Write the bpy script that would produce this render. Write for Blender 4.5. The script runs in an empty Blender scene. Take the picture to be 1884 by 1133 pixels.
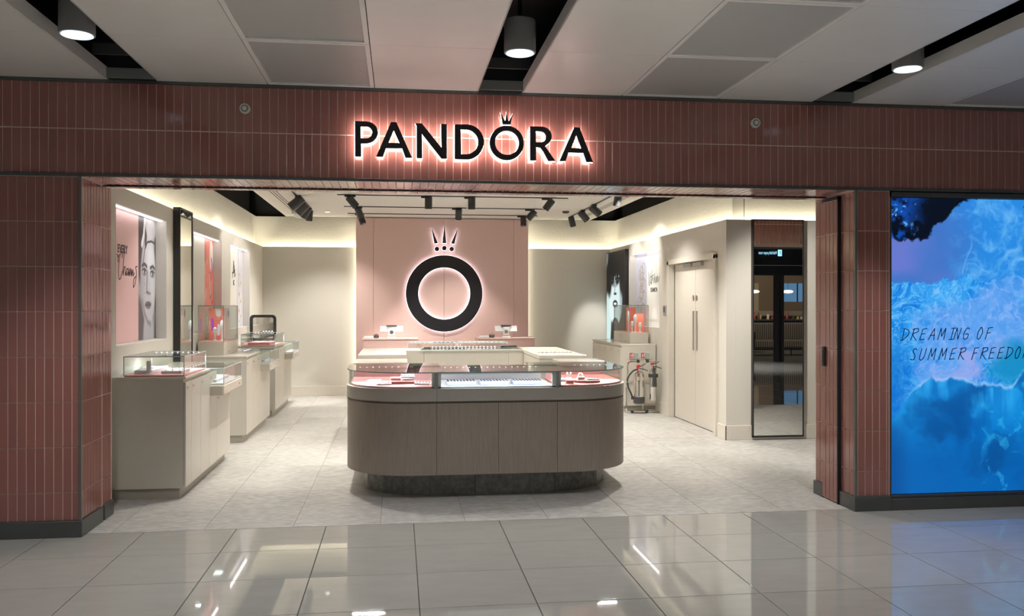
import bpy, math, random
import numpy as np
from mathutils import Vector, Matrix, Euler
R = math.radians
sc = bpy.context.scene
C = sc.collection
random.seed(7)
rng = np.random.RandomState(3)

# ------------------------------------------------------------------ camera, world, exposure
YAW = math.atan(209 / 1600)
cam_d = bpy.data.cameras.new('camera'); cam_d.sensor_width = 36.0; cam_d.lens = 1600 / 1884 * 36
cam_d.shift_y = -7.5 / 1884; cam_d.clip_start = 0.05; cam_d.clip_end = 100
cam = bpy.data.objects.new('camera', cam_d); C.objects.link(cam)
cam.location = (0, 0, 1.55); cam.rotation_euler = (R(90), 0, -YAW)
sc.camera = cam
sc.view_settings.view_transform = 'Standard'; sc.view_settings.look = 'None'
sc.view_settings.gamma = 1.0; sc.view_settings.use_curve_mapping = False
sc.view_settings.exposure = 0.0
sc.cycles.max_bounces = 9; sc.cycles.diffuse_bounces = 4; sc.cycles.glossy_bounces = 5
sc.cycles.transparent_max_bounces = 24; sc.cycles.transmission_bounces = 8
sc.cycles.sample_clamp_indirect = 6.0
world = bpy.data.worlds.new('concourse_light'); sc.world = world; world.use_nodes = True
bg = world.node_tree.nodes['Background']; bg.inputs[0].default_value = (0.92, 0.96, 1.0, 1); bg.inputs[1].default_value = 0.17

KS, KC, KM = 4.5, 0.72, 7.6      # shop lamps, cove tapes, concourse downlights
WARM = (1.0, 0.93, 0.74); NEUT = (1.0, 0.96, 0.90); COOL = (0.93, 0.97, 1.0)
def area_light(name, loc, rot, sx, sy, energy, color, spread=180):
    l = bpy.data.lights.new(name, 'AREA'); l.shape = 'RECTANGLE'; l.size = sx; l.size_y = sy
    l.energy = energy; l.color = color; l.spread = R(spread)
    o = bpy.data.objects.new(name, l); C.objects.link(o); o.location = loc; o.rotation_euler = rot
    return o
def spot(name, loc, aim, energy, color, angle, blend=0.5, radius=0.03, parent=None):
    l = bpy.data.lights.new(name, 'SPOT'); l.energy = energy; l.color = color
    l.spot_size = R(angle); l.spot_blend = blend; l.shadow_soft_size = radius
    o = bpy.data.objects.new(name, l); C.objects.link(o); o.location = loc
    o.rotation_euler = Vector(aim).to_track_quat('-Z', 'Y').to_euler()
    return o
# LED tape lying in the cove troughs above the shop walls (shines up the upper walls)
area_light('cove_tape', (-2.325, 10.9, 2.45), (R(180), 0, 0), 0.05, 8.1, 42 * KC, WARM)
area_light('cove_tape', (3.765, 12.3, 2.45), (R(180), 0, 0), 0.05, 5.5, 29 * KC, WARM)
area_light('cove_tape', (0.7, 15.065, 2.45), (R(180), 0, 0), 5.9, 0.05, 30 * KC, WARM)
area_light('cove_tape', (5.7, 9.565, 2.45), (R(180), 0, 0), 3.7, 0.05, 20 * KC, WARM)
# vertical tape behind the edges of the pink feature wall
area_light('edge_tape', (-0.67, 14.95, 1.5), (0, R(90), 0), 2.9, 0.06, 4.5, WARM)
area_light('edge_tape', (2.17, 14.95, 1.5), (0, R(-90), 0), 2.9, 0.06, 4.5, WARM)

# ------------------------------------------------------------------ materials
MATS = {}
def mat(name, col, rough=0.5, metal=0.0, spec=0.5, noise=None, bump=None, var=0.0, coat=0.0):
    """noise=(scale, amount, stretch) grain in the colour, bump=(scale, distance, stretch), var = per-object variation"""
    if name in MATS: return MATS[name]
    m = bpy.data.materials.new(name); m.use_nodes = True; nt = m.node_tree
    b = nt.nodes['Principled BSDF']; b.inputs['Base Color'].default_value = (*col, 1)
    b.inputs['Roughness'].default_value = rough; b.inputs['Metallic'].default_value = metal
    b.inputs['Specular IOR Level'].default_value = spec
    if coat: b.inputs['Coat Weight'].default_value = coat; b.inputs['Coat Roughness'].default_value = 0.06
    tc = nt.nodes.new('ShaderNodeTexCoord')
    oi = nt.nodes.new('ShaderNodeObjectInfo')
    src = None
    def coords(st):
        mp = nt.nodes.new('ShaderNodeMapping'); mp.inputs['Scale'].default_value = st
        add = nt.nodes.new('ShaderNodeVectorMath'); add.operation = 'ADD'
        sc_ = nt.nodes.new('ShaderNodeVectorMath'); sc_.operation = 'SCALE'; sc_.inputs['Scale'].default_value = 37.0
        cb = nt.nodes.new('ShaderNodeCombineXYZ')
        for k in range(3): nt.links.new(oi.outputs['Random'], cb.inputs[k])
        nt.links.new(cb.outputs[0], sc_.inputs[0])
        nt.links.new(tc.outputs['Object'], add.inputs[0]); nt.links.new(sc_.outputs[0], add.inputs[1])
        nt.links.new(add.outputs[0], mp.inputs['Vector']); return mp.outputs[0]
    if noise or var:
        hsv = nt.nodes.new('ShaderNodeHueSaturation'); hsv.inputs['Color'].default_value = (*col, 1)
        ma = nt.nodes.new('ShaderNodeMath'); ma.operation = 'ADD'; ma.inputs[0].default_value = 1.0 - var / 2
        mv = nt.nodes.new('ShaderNodeMath'); mv.operation = 'MULTIPLY'; mv.inputs[1].default_value = var
        nt.links.new(oi.outputs['Random'], mv.inputs[0]); nt.links.new(mv.outputs[0], ma.inputs[1])
        last = ma.outputs[0]
        if noise:
            nz = nt.nodes.new('ShaderNodeTexNoise'); nz.inputs['Scale'].default_value = noise[0]; nz.inputs['Detail'].default_value = 6
            nt.links.new(coords(noise[2]), nz.inputs['Vector'])
            m1 = nt.nodes.new('ShaderNodeMapRange'); m1.inputs[1].default_value = 0.3; m1.inputs[2].default_value = 0.7
            m1.inputs[3].default_value = -noise[1] / 2; m1.inputs[4].default_value = noise[1] / 2
            nt.links.new(nz.outputs[0], m1.inputs[0])
            a2 = nt.nodes.new('ShaderNodeMath'); a2.operation = 'ADD'
            nt.links.new(last, a2.inputs[0]); nt.links.new(m1.outputs[0], a2.inputs[1]); last = a2.outputs[0]
        nt.links.new(last, hsv.inputs['Value']); nt.links.new(hsv.outputs[0], b.inputs['Base Color'])
    if bump:
        nb = nt.nodes.new('ShaderNodeTexNoise'); nb.inputs['Scale'].default_value = bump[0]; nb.inputs['Detail'].default_value = 2
        nt.links.new(coords(bump[2]), nb.inputs['Vector'])
        bp = nt.nodes.new('ShaderNodeBump'); bp.inputs['Distance'].default_value = bump[1]; bp.inputs['Strength'].default_value = 1
        nt.links.new(nb.outputs[0], bp.inputs['Height']); nt.links.new(bp.outputs[0], b.inputs['Normal'])
    MATS[name] = m; return m
def emit(name, col, s):
    if name in MATS: return MATS[name]
    m = bpy.data.materials.new(name); m.use_nodes = True; nt = m.node_tree; nt.nodes.clear()
    e = nt.nodes.new('ShaderNodeEmission'); e.inputs[0].default_value = (*col, 1); e.inputs[1].default_value = s
    o = nt.nodes.new('ShaderNodeOutputMaterial'); nt.links.new(e.outputs[0], o.inputs[0]); MATS[name] = m; return m
def glass(name, tint=(0.96, 0.985, 0.975)):
    m = bpy.data.materials.new(name); m.use_nodes = True; nt = m.node_tree; nt.nodes.clear()
    t = nt.nodes.new('ShaderNodeBsdfTransparent'); t.inputs[0].default_value = (*tint, 1)
    g = nt.nodes.new('ShaderNodeBsdfGlossy'); g.inputs['Roughness'].default_value = 0.0
    lw = nt.nodes.new('ShaderNodeLayerWeight'); lw.inputs[0].default_value = 0.5
    pw = nt.nodes.new('ShaderNodeMath'); pw.operation = 'POWER'; pw.inputs[1].default_value = 4.5
    nt.links.new(lw.outputs['Facing'], pw.inputs[0])
    ml = nt.nodes.new('ShaderNodeMath'); ml.operation = 'MULTIPLY_ADD'; ml.inputs[1].default_value = 0.85; ml.inputs[2].default_value = 0.035
    nt.links.new(pw.outputs[0], ml.inputs[0])
    mx = nt.nodes.new('ShaderNodeMixShader'); o = nt.nodes.new('ShaderNodeOutputMaterial')
    nt.links.new(ml.outputs[0], mx.inputs[0]); nt.links.new(t.outputs[0], mx.inputs[1]); nt.links.new(g.outputs[0], mx.inputs[2])
    nt.links.new(mx.outputs[0], o.inputs[0]); MATS[name] = m; return m
def printed(name, rough=0.4, emission=0.0):
    m = bpy.data.materials.new(name); m.use_nodes = True; nt = m.node_tree
    b = nt.nodes['Principled BSDF']; a = nt.nodes.new('ShaderNodeAttribute'); a.attribute_name = 'Print'
    if emission:
        b.inputs['Base Color'].default_value = (0.01, 0.01, 0.01, 1); b.inputs['Specular IOR Level'].default_value = 0.2
        nt.links.new(a.outputs['Color'], b.inputs['Emission Color']); b.inputs['Emission Strength'].default_value = emission
    else: nt.links.new(a.outputs['Color'], b.inputs['Base Color'])
    b.inputs['Roughness'].default_value = rough; MATS[name] = m; return m

M_TILE = mat('glazed_terracotta', (0.315, 0.122, 0.098), 0.12, spec=0.7, noise=(5, 0.05, (1, 1, 1)), bump=(7, 0.0025, (1.8, 1.8, 0.8)), var=0.12)
M_GROUT = mat('grout', (0.78, 0.58, 0.52), 0.9)
M_SKIRT = mat('dark_steel_skirting', (0.13, 0.135, 0.13), 0.35, 0.7, noise=(5, 0.1, (1, 1, 1)))
M_STEEL = mat('brushed_steel', (0.55, 0.54, 0.52), 0.3, 1.0, noise=(30, 0.1, (1, 1, 8)))
M_CREAM = mat('cream_wall_paint', (0.66, 0.625, 0.555), 0.65, noise=(60, 0.03, (1, 1, 1)), bump=(220, 0.0006, (1, 1, 1)))
M_UPPER = mat('cream_plaster', (0.70, 0.67, 0.585), 0.8, noise=(3, 0.05, (1, 1, 1)), bump=(30, 0.003, (1, 1, 1)))
M_NICHE = mat('niche_white', (0.78, 0.76, 0.71), 0.55, noise=(40, 0.02, (1, 1, 1)))
M_CAB = mat('cream_lacquer', (0.60, 0.565, 0.49), 0.28, noise=(20, 0.03, (1, 1, 1)))
M_CABT = mat('cream_lacquer_top', (0.66, 0.62, 0.54), 0.15, noise=(20, 0.03, (1, 1, 1)))
M_KICK = mat('taupe_toe_kick', (0.40, 0.37, 0.31), 0.4, noise=(20, 0.03, (1, 1, 1)))
M_PINK = mat('dusty_pink_panel', (0.64, 0.445, 0.405), 0.6, noise=(40, 0.03, (1, 1, 1)))
M_PINKC = mat('pink_lacquer', (0.60, 0.40, 0.365), 0.35, noise=(30, 0.03, (1, 1, 1)))
M_WOOD = mat('limed_ash_veneer', (0.335, 0.283, 0.235), 0.45, noise=(9, 0.2, (14, 14, 0.7)), bump=(14, 0.0012, (14, 14, 0.6)))
M_GREYTRIM = mat('warm_grey_trim', (0.46, 0.43, 0.38), 0.3, noise=(30, 0.03, (1, 1, 1)))
M_GROOVE = mat('bronze_groove', (0.20, 0.16, 0.13), 0.35, 0.3)
M_STONE = mat('dark_terrazzo', (0.21, 0.205, 0.19), 0.45, noise=(26, 0.7, (1, 1, 1)), var=0.2)
M_FLOOR2 = mat('grey_stone_tile', (0.44, 0.425, 0.395), 0.38, noise=(13, 0.5, (1, 1, 2.4)), bump=(30, 0.0012, (1, 1, 1)), var=0.10)
M_FLOOR = mat('polished_porcelain', (0.375, 0.36, 0.325), 0.03, spec=0.95, noise=(5, 0.07, (1, 1, 3)), var=0.05)
M_JOINT = mat('floor_joint', (0.06, 0.058, 0.052), 0.8)
M_JOINT2 = mat('stone_floor_joint', (0.20, 0.19, 0.175), 0.8)
M_PANEL = mat('metal_ceiling_panel', (0.80, 0.785, 0.74), 0.33, noise=(4, 0.03, (1, 1, 1)), var=0.03)
M_PERFF = mat('ceiling_grid_trim', (0.84, 0.825, 0.78), 0.4, noise=(4, 0.03, (1, 1, 1)))
M_VOID = mat('black_void', (0.008, 0.008, 0.009), 0.6)
M_BLACK = mat('black_metal', (0.018, 0.018, 0.019), 0.4, noise=(30, 0.1, (1, 1, 1)))
M_BLACK2 = mat('black_acrylic', (0.012, 0.011, 0.014), 0.3, noise=(30, 0.1, (1, 1, 1)))
M_RAFT = mat('white_ceiling_raft', (0.72, 0.69, 0.64), 0.7, noise=(6, 0.03, (1, 1, 1)))
M_MIRROR = mat('mirror_silver', (0.86, 0.87, 0.86), 0.0, 1.0)
M_CHROME = mat('chrome', (0.8, 0.79, 0.77), 0.12, 1.0)
M_WHITE = mat('white_plastic', (0.75, 0.75, 0.73), 0.35)
M_TRAY = mat('white_display_tray', (0.80, 0.80, 0.84), 0.5)
M_PBOARD = mat('pink_display_board', (0.78, 0.36, 0.36), 0.6)
M_SALMON = mat('salmon_display_block', (0.66, 0.22, 0.20), 0.5)
M_CORAL = mat('coral_card', (0.85, 0.16, 0.11), 0.45)
M_SILVER = mat('silver_jewellery', (0.85, 0.85, 0.88), 0.15, 1.0)
M_DKGREY = mat('dark_grey_plastic', (0.05, 0.05, 0.055), 0.4)
M_RED = mat('sign_red', (0.55, 0.03, 0.03), 0.4)
M_GREEN = mat('sign_green', (0.35, 0.48, 0.38), 0.4)
M_DOOR = mat('cream_door_paint', (0.68, 0.635, 0.56), 0.4, noise=(30, 0.02, (1, 1, 1)))
M_GEDGE = mat('glass_edge_teal', (0.25, 0.42, 0.40), 0.1)
M_NAVY = mat('navy_ink', (0.008, 0.03, 0.16), 0.5)
M_INK = mat('black_ink', (0.02, 0.015, 0.02), 0.5)
M_GLASS = glass('clear_glass')
M_PRINT = printed('printed_poster', 0.35)
M_LBOX = printed('backlit_print', 0.5, 1.0)
M_SCREEN = printed('lightbox_picture', 0.15, 1.0)
M_LEDW = emit('led_white', (0.95, 0.96, 1.0), 14)
M_LEDN = emit('niche_led', (1.0, 0.93, 0.92), 5.5)
M_HALO = emit('halo_acrylic', (1.0, 0.84, 0.80), 14)
M_HALO2 = emit('halo_acrylic_cool', (1.0, 0.90, 0.97), 4)
M_LAMP = emit('downlight_lamp', (0.80, 0.92, 1.0), 5)
M_LAMPW = emit('warm_lamp', (1.0, 0.86, 0.62), 4)

# perforated metal: fine dots, darker than the plain panel
def perforated():
    m = mat('perforated_panel', (0.36, 0.355, 0.34), 0.4)
    nt = m.node_tree; b = nt.nodes['Principled BSDF']
    tc = nt.nodes.new('ShaderNodeTexCoord'); vo = nt.nodes.new('ShaderNodeTexVoronoi'); vo.inputs['Scale'].default_value = 130
    vo.inputs['Randomness'].default_value = 0
    nt.links.new(tc.outputs['Object'], vo.inputs['Vector'])
    mr = nt.nodes.new('ShaderNodeMapRange'); mr.inputs[1].default_value = 0.25; mr.inputs[2].default_value = 0.35
    nt.links.new(vo.outputs['Distance'], mr.inputs[0])
    mx = nt.nodes.new('ShaderNodeMix'); mx.data_type = 'RGBA'; mx.inputs[6].default_value = (0.20, 0.20, 0.195, 1); mx.inputs[7].default_value = (0.52, 0.51, 0.49, 1)
    nt.links.new(mr.outputs[0], mx.inputs[0]); nt.links.new(mx.outputs[2], b.inputs['Base Color']); return m
M_PERF = perforated()
def striped():
    m = mat('striped_upholstery', (0.1, 0.09, 0.08), 0.8); nt = m.node_tree; b = nt.nodes['Principled BSDF']
    tc = nt.nodes.new('ShaderNodeTexCoord'); w = nt.nodes.new('ShaderNodeTexWave'); w.inputs['Scale'].default_value = 4.5
    nt.links.new(tc.outputs['Object'], w.inputs['Vector'])
    r = nt.nodes.new('ShaderNodeValToRGB'); r.color_ramp.elements[0].color = (0.10, 0.075, 0.06, 1); r.color_ramp.elements[1].color = (0.42, 0.36, 0.29, 1)
    nt.links.new(w.outputs[0], r.inputs[0]); nt.links.new(r.outputs[0], b.inputs['Base Color']); return m
M_STRIPE = striped()

# ------------------------------------------------------------------ mesh helpers
ORG = {}
def link(o): C.objects.link(o); return o
class MB:
    def __init__(s): s.v = []; s.f = []
    def add(s, vs, fs):
        n = len(s.v); s.v += [tuple(v) for v in vs]; s.f += [tuple(i + n for i in f) for f in fs]; return s
    def box(s, x0, x1, y0, y1, z0, z1, b=0.0):
        if b <= 0:
            return s.add([(x0, y0, z0), (x1, y0, z0), (x1, y1, z0), (x0, y1, z0), (x0, y0, z1), (x1, y0, z1), (x1, y1, z1), (x0, y1, z1)],
                         [(0, 3, 2, 1), (4, 5, 6, 7), (0, 1, 5, 4), (1, 2, 6, 5), (2, 3, 7, 6), (3, 0, 4, 7)])
        vs = []
        for sx in (0, 1):
            for sy in (0, 1):
                for sz in (0, 1):
                    X, Y, Z = (x0, x1)[sx], (y0, y1)[sy], (z0, z1)[sz]
                    dx, dy, dz = b * (1 - 2 * sx), b * (1 - 2 * sy), b * (1 - 2 * sz)
                    vs += [(X, Y + dy, Z + dz), (X + dx, Y, Z + dz), (X + dx, Y + dy, Z)]
        i = lambda a, c, d, k: (a * 4 + c * 2 + d) * 3 + k
        fs = []
        for a in (0, 1):
            q = [i(a, 0, 0, 0), i(a, 1, 0, 0), i(a, 1, 1, 0), i(a, 0, 1, 0)]; fs.append(q if a else q[::-1])
            q = [i(0, a, 0, 1), i(1, a, 0, 1), i(1, a, 1, 1), i(0, a, 1, 1)]; fs.append(q[::-1] if a else q)
            q = [i(0, 0, a, 2), i(1, 0, a, 2), i(1, 1, a, 2), i(0, 1, a, 2)]; fs.append(q if a else q[::-1])
            for c in (0, 1):
                q = [i(0, a, c, 1), i(1, a, c, 1), i(1, a, c, 2), i(0, a, c, 2)]; fs.append(q if a == c else q[::-1])
                q = [i(a, 0, c, 0), i(a, 1, c, 0), i(a, 1, c, 2), i(a, 0, c, 2)]; fs.append(q[::-1] if a == c else q)
                q = [i(a, c, 0, 0), i(a, c, 1, 0), i(a, c, 1, 1), i(a, c, 0, 1)]; fs.append(q if a == c else q[::-1])
                for d in (0, 1):
                    q = [i(a, c, d, 0), i(a, c, d, 1), i(a, c, d, 2)]; fs.append(q if (a + c + d) % 2 else q[::-1])
        return s.add(vs, fs)
    def rings(s, rings, cap=True, close=True):
        n = len(rings[0]); vs = [p for r in rings for p in r]; fs = []
        for k in range(len(rings) - 1):
            for j in range(n if close else n - 1):
                j2 = (j + 1) % n; fs.append((k * n + j, k * n + j2, (k + 1) * n + j2, (k + 1) * n + j))
        if cap: fs.append(tuple(range(n))[::-1]); fs.append(tuple((len(rings) - 1) * n + j for j in range(n)))
        return s.add(vs, fs)
    def cyl(s, p0, p1, r0, r1=None, n=20, cap=True):
        r1 = r0 if r1 is None else r1; p0, p1 = Vector(p0), Vector(p1); d = (p1 - p0).normalized()
        q = d.to_track_quat('Z', 'Y'); out = []
        for p, r in ((p0, r0), (p1, r1)):
            out.append([p + q @ Vector((r * math.cos(2 * math.pi * k / n), r * math.sin(2 * math.pi * k / n), 0)) for k in range(n)])
        return s.rings(out, cap)
    def lathe(s, c, prof, n=24):
        return s.rings([[(c[0] + r * math.cos(2 * math.pi * k / n), c[1] + r * math.sin(2 * math.pi * k / n), c[2] + z) for k in range(n)] for r, z in prof])
    def tube(s, path, r, n=8, closed=False):
        P = [Vector(p) for p in path]; out = []; m = len(P)
        for i, p in enumerate(P):
            a = P[i - 1] if (i or closed) else P[i]; b = P[(i + 1) % m] if (i < m - 1 or closed) else P[i]
            q = (b - a).normalized().to_track_quat('Z', 'Y'); rr = r[i] if isinstance(r, (list, tuple)) else r
            out.append([p + q @ Vector((rr * math.cos(2 * math.pi * k / n), rr * math.sin(2 * math.pi * k / n), 0)) for k in range(n)])
        if closed: out.append(out[0])
        return s.rings(out, not closed)
    def prism(s, pts, z0, z1):
        n = len(pts); return s.rings([[(x, y, z0) for x, y in pts], [(x, y, z1) for x, y in pts]])
    def build(s, name, m, parent=None, org=None, smooth=False):
        me = bpy.data.meshes.new(name)
        if org is None:
            if parent is not None: org = ORG[parent.name]
            else:
                a = np.array(s.v); org = (float(a[:, 0].mean()), float(a[:, 1].mean()), float(a[:, 2].min()))
        org = tuple(org)
        me.from_pydata([(v[0] - org[0], v[1] - org[1], v[2] - org[2]) for v in s.v], [], s.f)
        if smooth: me.shade_smooth(); me.set_sharp_from_angle(angle=R(35))
        me.materials.append(m); me.update()
        o = link(bpy.data.objects.new(name, me))
        if parent is not None:
            o.parent = parent; po = ORG[parent.name]; o.location = (org[0] - po[0], org[1] - po[1], org[2] - po[2])
        else: o.location = org
        ORG[o.name] = org
        return o
def bx(*a, b=0.0): return MB().box(*a, b=b)
def tag(o, label=None, cat=None, group=None, kind=None):
    if label: o['label'] = label
    if cat: o['category'] = cat
    if group: o['group'] = group
    if kind: o['kind'] = kind
    return o
def thing(name, label, cat, loc, group=None, kind=None):
    o = link(bpy.data.objects.new(name, None)); o.location = loc; o.empty_display_size = 0.1
    ORG[o.name] = tuple(loc); return tag(o, label, cat, group, kind)
def copy_tree(o, loc, label=None, rotz=None):
    r = o.copy(); link(r); r.location = loc; ORG[r.name] = tuple(loc)
    if label: r['label'] = label
    if rotz is not None: r.rotation_euler.z = rotz
    for ch in list(o.children):
        c = ch.copy(); link(c); c.parent = r
        for g in list(ch.children):
            d = g.copy(); link(d); d.parent = c
    return r
def struct(name, mb, m, label, cat='wall', parent=None):
    o = mb.build(name, m, parent)
    return tag(o, label, cat, kind='structure') if parent is None else o

TM = {}
def tile_mesh(w, h, t, ch, m, nm='tile'):
    k = (round(w, 4), round(h, 4), t, m.name)
    if k in TM: return TM[k]
    a, b = w / 2, h / 2
    vs = [(-a, 0, -b), (a, 0, -b), (a, 0, b), (-a, 0, b), (-a, -t + ch, -b), (a, -t + ch, -b), (a, -t + ch, b), (-a, -t + ch, b),
          (-a + ch, -t, -b + ch), (a - ch, -t, -b + ch), (a - ch, -t, b - ch), (-a + ch, -t, b - ch)]
    fs = [(8, 9, 10, 11)]
    for i in range(4):
        j = (i + 1) % 4; fs += [(i, j, 4 + j, 4 + i), (4 + i, 4 + j, 8 + j, 8 + i)]
    me = bpy.data.meshes.new(nm); me.from_pydata(vs, [], fs); me.materials.append(m); me.update(); TM[k] = me; return me
def put_tile(parent, me, loc, rot=(0, 0, 0), name='tile', jit=0.0):
    o = bpy.data.objects.new(name, me); link(o); o.parent = parent; po = ORG[parent.name]
    o.location = (loc[0] - po[0], loc[1] - po[1], loc[2] - po[2])
    o.rotation_euler = (rot[0] + random.uniform(-jit, jit), rot[1], rot[2] + random.uniform(-jit, jit)) if abs(rot[0]) < 0.1 else (rot[0] + random.uniform(-jit, jit), rot[1] + random.uniform(-jit, jit), rot[2])
    return o
def joined_tiles(parent, specs, m, name='tile_field'):
    """specs: (w,h,t,ch,loc,rot) joined into one piece"""
    mb = MB()
    for w, h, t, ch, loc, rot in specs:
        me = tile_mesh(w, h, t, ch, m); mt = Matrix.Translation(loc) @ Euler(rot).to_matrix().to_4x4()
        mb.add([mt @ v.co for v in me.vertices], [tuple(p.vertices) for p in me.polygons])
    o = mb.build(name, m, parent); o['kind'] = 'stuff'; return o

def text(name, body, size, loc, rot, m, parent=None, extrude=0.0008, align='LEFT', shear=0.0, sx=1.0):
    cu = bpy.data.curves.new(name, 'FONT'); cu.body = body; cu.size = size; cu.extrude = extrude; cu.align_x = align; cu.shear = shear; cu.resolution_u = 3; cu.offset = size * 0.013 if m is M_INK else 0.0
    t = bpy.data.objects.new('tmp', cu); link(t)
    dg = bpy.context.evaluated_depsgraph_get(); me = bpy.data.meshes.new_from_object(t.evaluated_get(dg)); bpy.data.objects.remove(t)
    me.transform(Matrix.Scale(sx, 4, (1, 0, 0))); me.materials.clear(); me.materials.append(m); me.name = name
    o = link(bpy.data.objects.new(name, me)); o.rotation_euler = rot
    if parent is not None:
        o.parent = parent; po = ORG[parent.name]; o.location = (loc[0] - po[0], loc[1] - po[1], loc[2] - po[2])
    else: o.location = loc
    ORG[o.name] = tuple(loc); return o
def frame_fn(O, U, V):
    O, U, V = Vector(O), Vector(U), Vector(V); return lambda a, b: O + U * a + V * b
def ribbon(strokes, w, fr, nrm, name, m, parent, th=0.001):
    mb = MB(); N = Vector(nrm)
    for st in strokes:
        for i in range(len(st) - 1):
            a, b = Vector(st[i]), Vector(st[i + 1]); d = (b - a)
            if d.length < 1e-6: continue
            d.normalize(); n = Vector((-d.y, d.x)) * w / 2; e = d * w * 0.35
            q = [a - e - n, b + e - n, b + e + n, a - e + n]
            P = [fr(p.x, p.y) for p in q]
            mb.add([p for p in P] + [p + N * th for p in P], [(0, 1, 2, 3), (4, 7, 6, 5), (0, 4, 5, 1), (1, 5, 6, 2), (2, 6, 7, 3), (3, 7, 4, 0)])
    return mb.build(name, m, parent)
def smooth(pts, n=6):
    out = []; P = [Vector(p) for p in pts]
    for i in range(len(P) - 1):
        p0 = P[max(i - 1, 0)]; p1 = P[i]; p2 = P[i + 1]; p3 = P[min(i + 2, len(P) - 1)]
        for k in range(n):
            t = k / n; out.append(0.5 * ((2 * p1) + (p2 - p0) * t + (2 * p0 - 5 * p1 + 4 * p2 - p3) * t * t + (3 * p1 - p0 - 3 * p2 + p3) * t ** 3))
    out.append(P[-1]); return out
def filled(loops, y0, y1, name, m, parent):
    """flat letter shape in the XZ plane (outer loop + holes) extruded from y0 to y1"""
    cu = bpy.data.curves.new(name, 'CURVE'); cu.dimensions = '2D'; cu.fill_mode = 'BOTH'; cu.extrude = abs(y1 - y0) / 2
    for lp in loops:
        s = cu.splines.new('POLY'); s.points.add(len(lp) - 1); s.use_cyclic_u = True
        for p, (x, z) in zip(s.points, lp): p.co = (x, z, 0, 1)
    t = bpy.data.objects.new('tmp', cu); link(t)
    dg = bpy.context.evaluated_depsgraph_get(); me = bpy.data.meshes.new_from_object(t.evaluated_get(dg)); bpy.data.objects.remove(t)
    po = ORG[parent.name]
    me.transform(Matrix.Translation((-po[0], (y0 + y1) / 2 - po[1], -po[2])) @ Matrix.Rotation(R(90), 4, 'X'))
    me.materials.clear(); me.materials.append(m); me.name = name
    o = link(bpy.data.objects.new(name, me)); o.parent = parent; ORG[o.name] = po; return o
def offset_loop(lp, d):
    A = sum(lp[i][0] * lp[(i + 1) % len(lp)][1] - lp[(i + 1) % len(lp)][0] * lp[i][1] for i in range(len(lp)))
    s = 1 if A > 0 else -1; out = []
    n = len(lp)
    for i in range(n):
        a, b, c = Vector(lp[i - 1]), Vector(lp[i]), Vector(lp[(i + 1) % n])
        d1, d2 = (b - a).normalized(), (c - b).normalized()
        n1, n2 = Vector((d1.y, -d1.x)) * s, Vector((d2.y, -d2.x)) * s
        k = (n1 + n2); k = k / max(k.length_squared / 2, 0.35); out.append(tuple(b + k * d))
    return out

# ------------------------------------------------------------------ print painting (flat pictures on posters and screens)
def vnoise(x, y, seed=0):
    r = np.random.RandomState(seed); g = r.rand(128, 128)
    xi = np.floor(x).astype(int); yi = np.floor(y).astype(int); fx = x - xi; fy = y - yi
    fx = fx * fx * (3 - 2 * fx); fy = fy * fy * (3 - 2 * fy); a = lambda i, j: g[(xi + i) % 128, (yi + j) % 128]
    return (a(0, 0) * (1 - fx) + a(1, 0) * fx) * (1 - fy) + (a(0, 1) * (1 - fx) + a(1, 1) * fx) * fy
def fbm(x, y, o=5, seed=0):
    t = 0; amp = 0.5; s = 0
    for k in range(o): t = t + amp * vnoise(x * 2 ** k, y * 2 ** k, seed + k); s += amp; amp *= 0.55
    return t / s
def ridge(x, y, o=4, seed=0):
    t = 0; amp = 0.5; s = 0
    for k in range(o): t = t + amp * (1 - np.abs(2 * vnoise(x * 2 ** k, y * 2 ** k, seed + k) - 1)); s += amp; amp *= 0.55
    return t / s
def s2l(c): c = np.asarray(c, float) / 255; return np.where(c < 0.04045, c / 12.92, ((c + 0.055) / 1.055) ** 2.4)
def blend(img, col, m): return img * (1 - m[..., None]) + np.asarray(col, float) * m[..., None]
def ell(x, y, cx, cy, rx, ry, soft=0.15): return np.clip((1 - np.sqrt(((x - cx) / rx) ** 2 + ((y - cy) / ry) ** 2)) / soft + 0.5, 0, 1)
def line(x, y, pts, w, soft=0.5):
    d = np.full(np.broadcast(x, y).shape, 9.0)
    for (x0, y0), (x1, y1) in zip(pts[:-1], pts[1:]):
        dx, dy = x1 - x0, y1 - y0; t = np.clip(((x - x0) * dx + (y - y0) * dy) / max(dx * dx + dy * dy, 1e-9), 0, 1)
        d = np.minimum(d, np.hypot(x - x0 - t * dx, y - y0 - t * dy))
    return np.clip((w - d) / (w * soft) + 0.5, 0, 1)
def sst(a, b, x): t = np.clip((x - a) / (b - a), 0, 1); return t * t * (3 - 2 * t)
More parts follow.
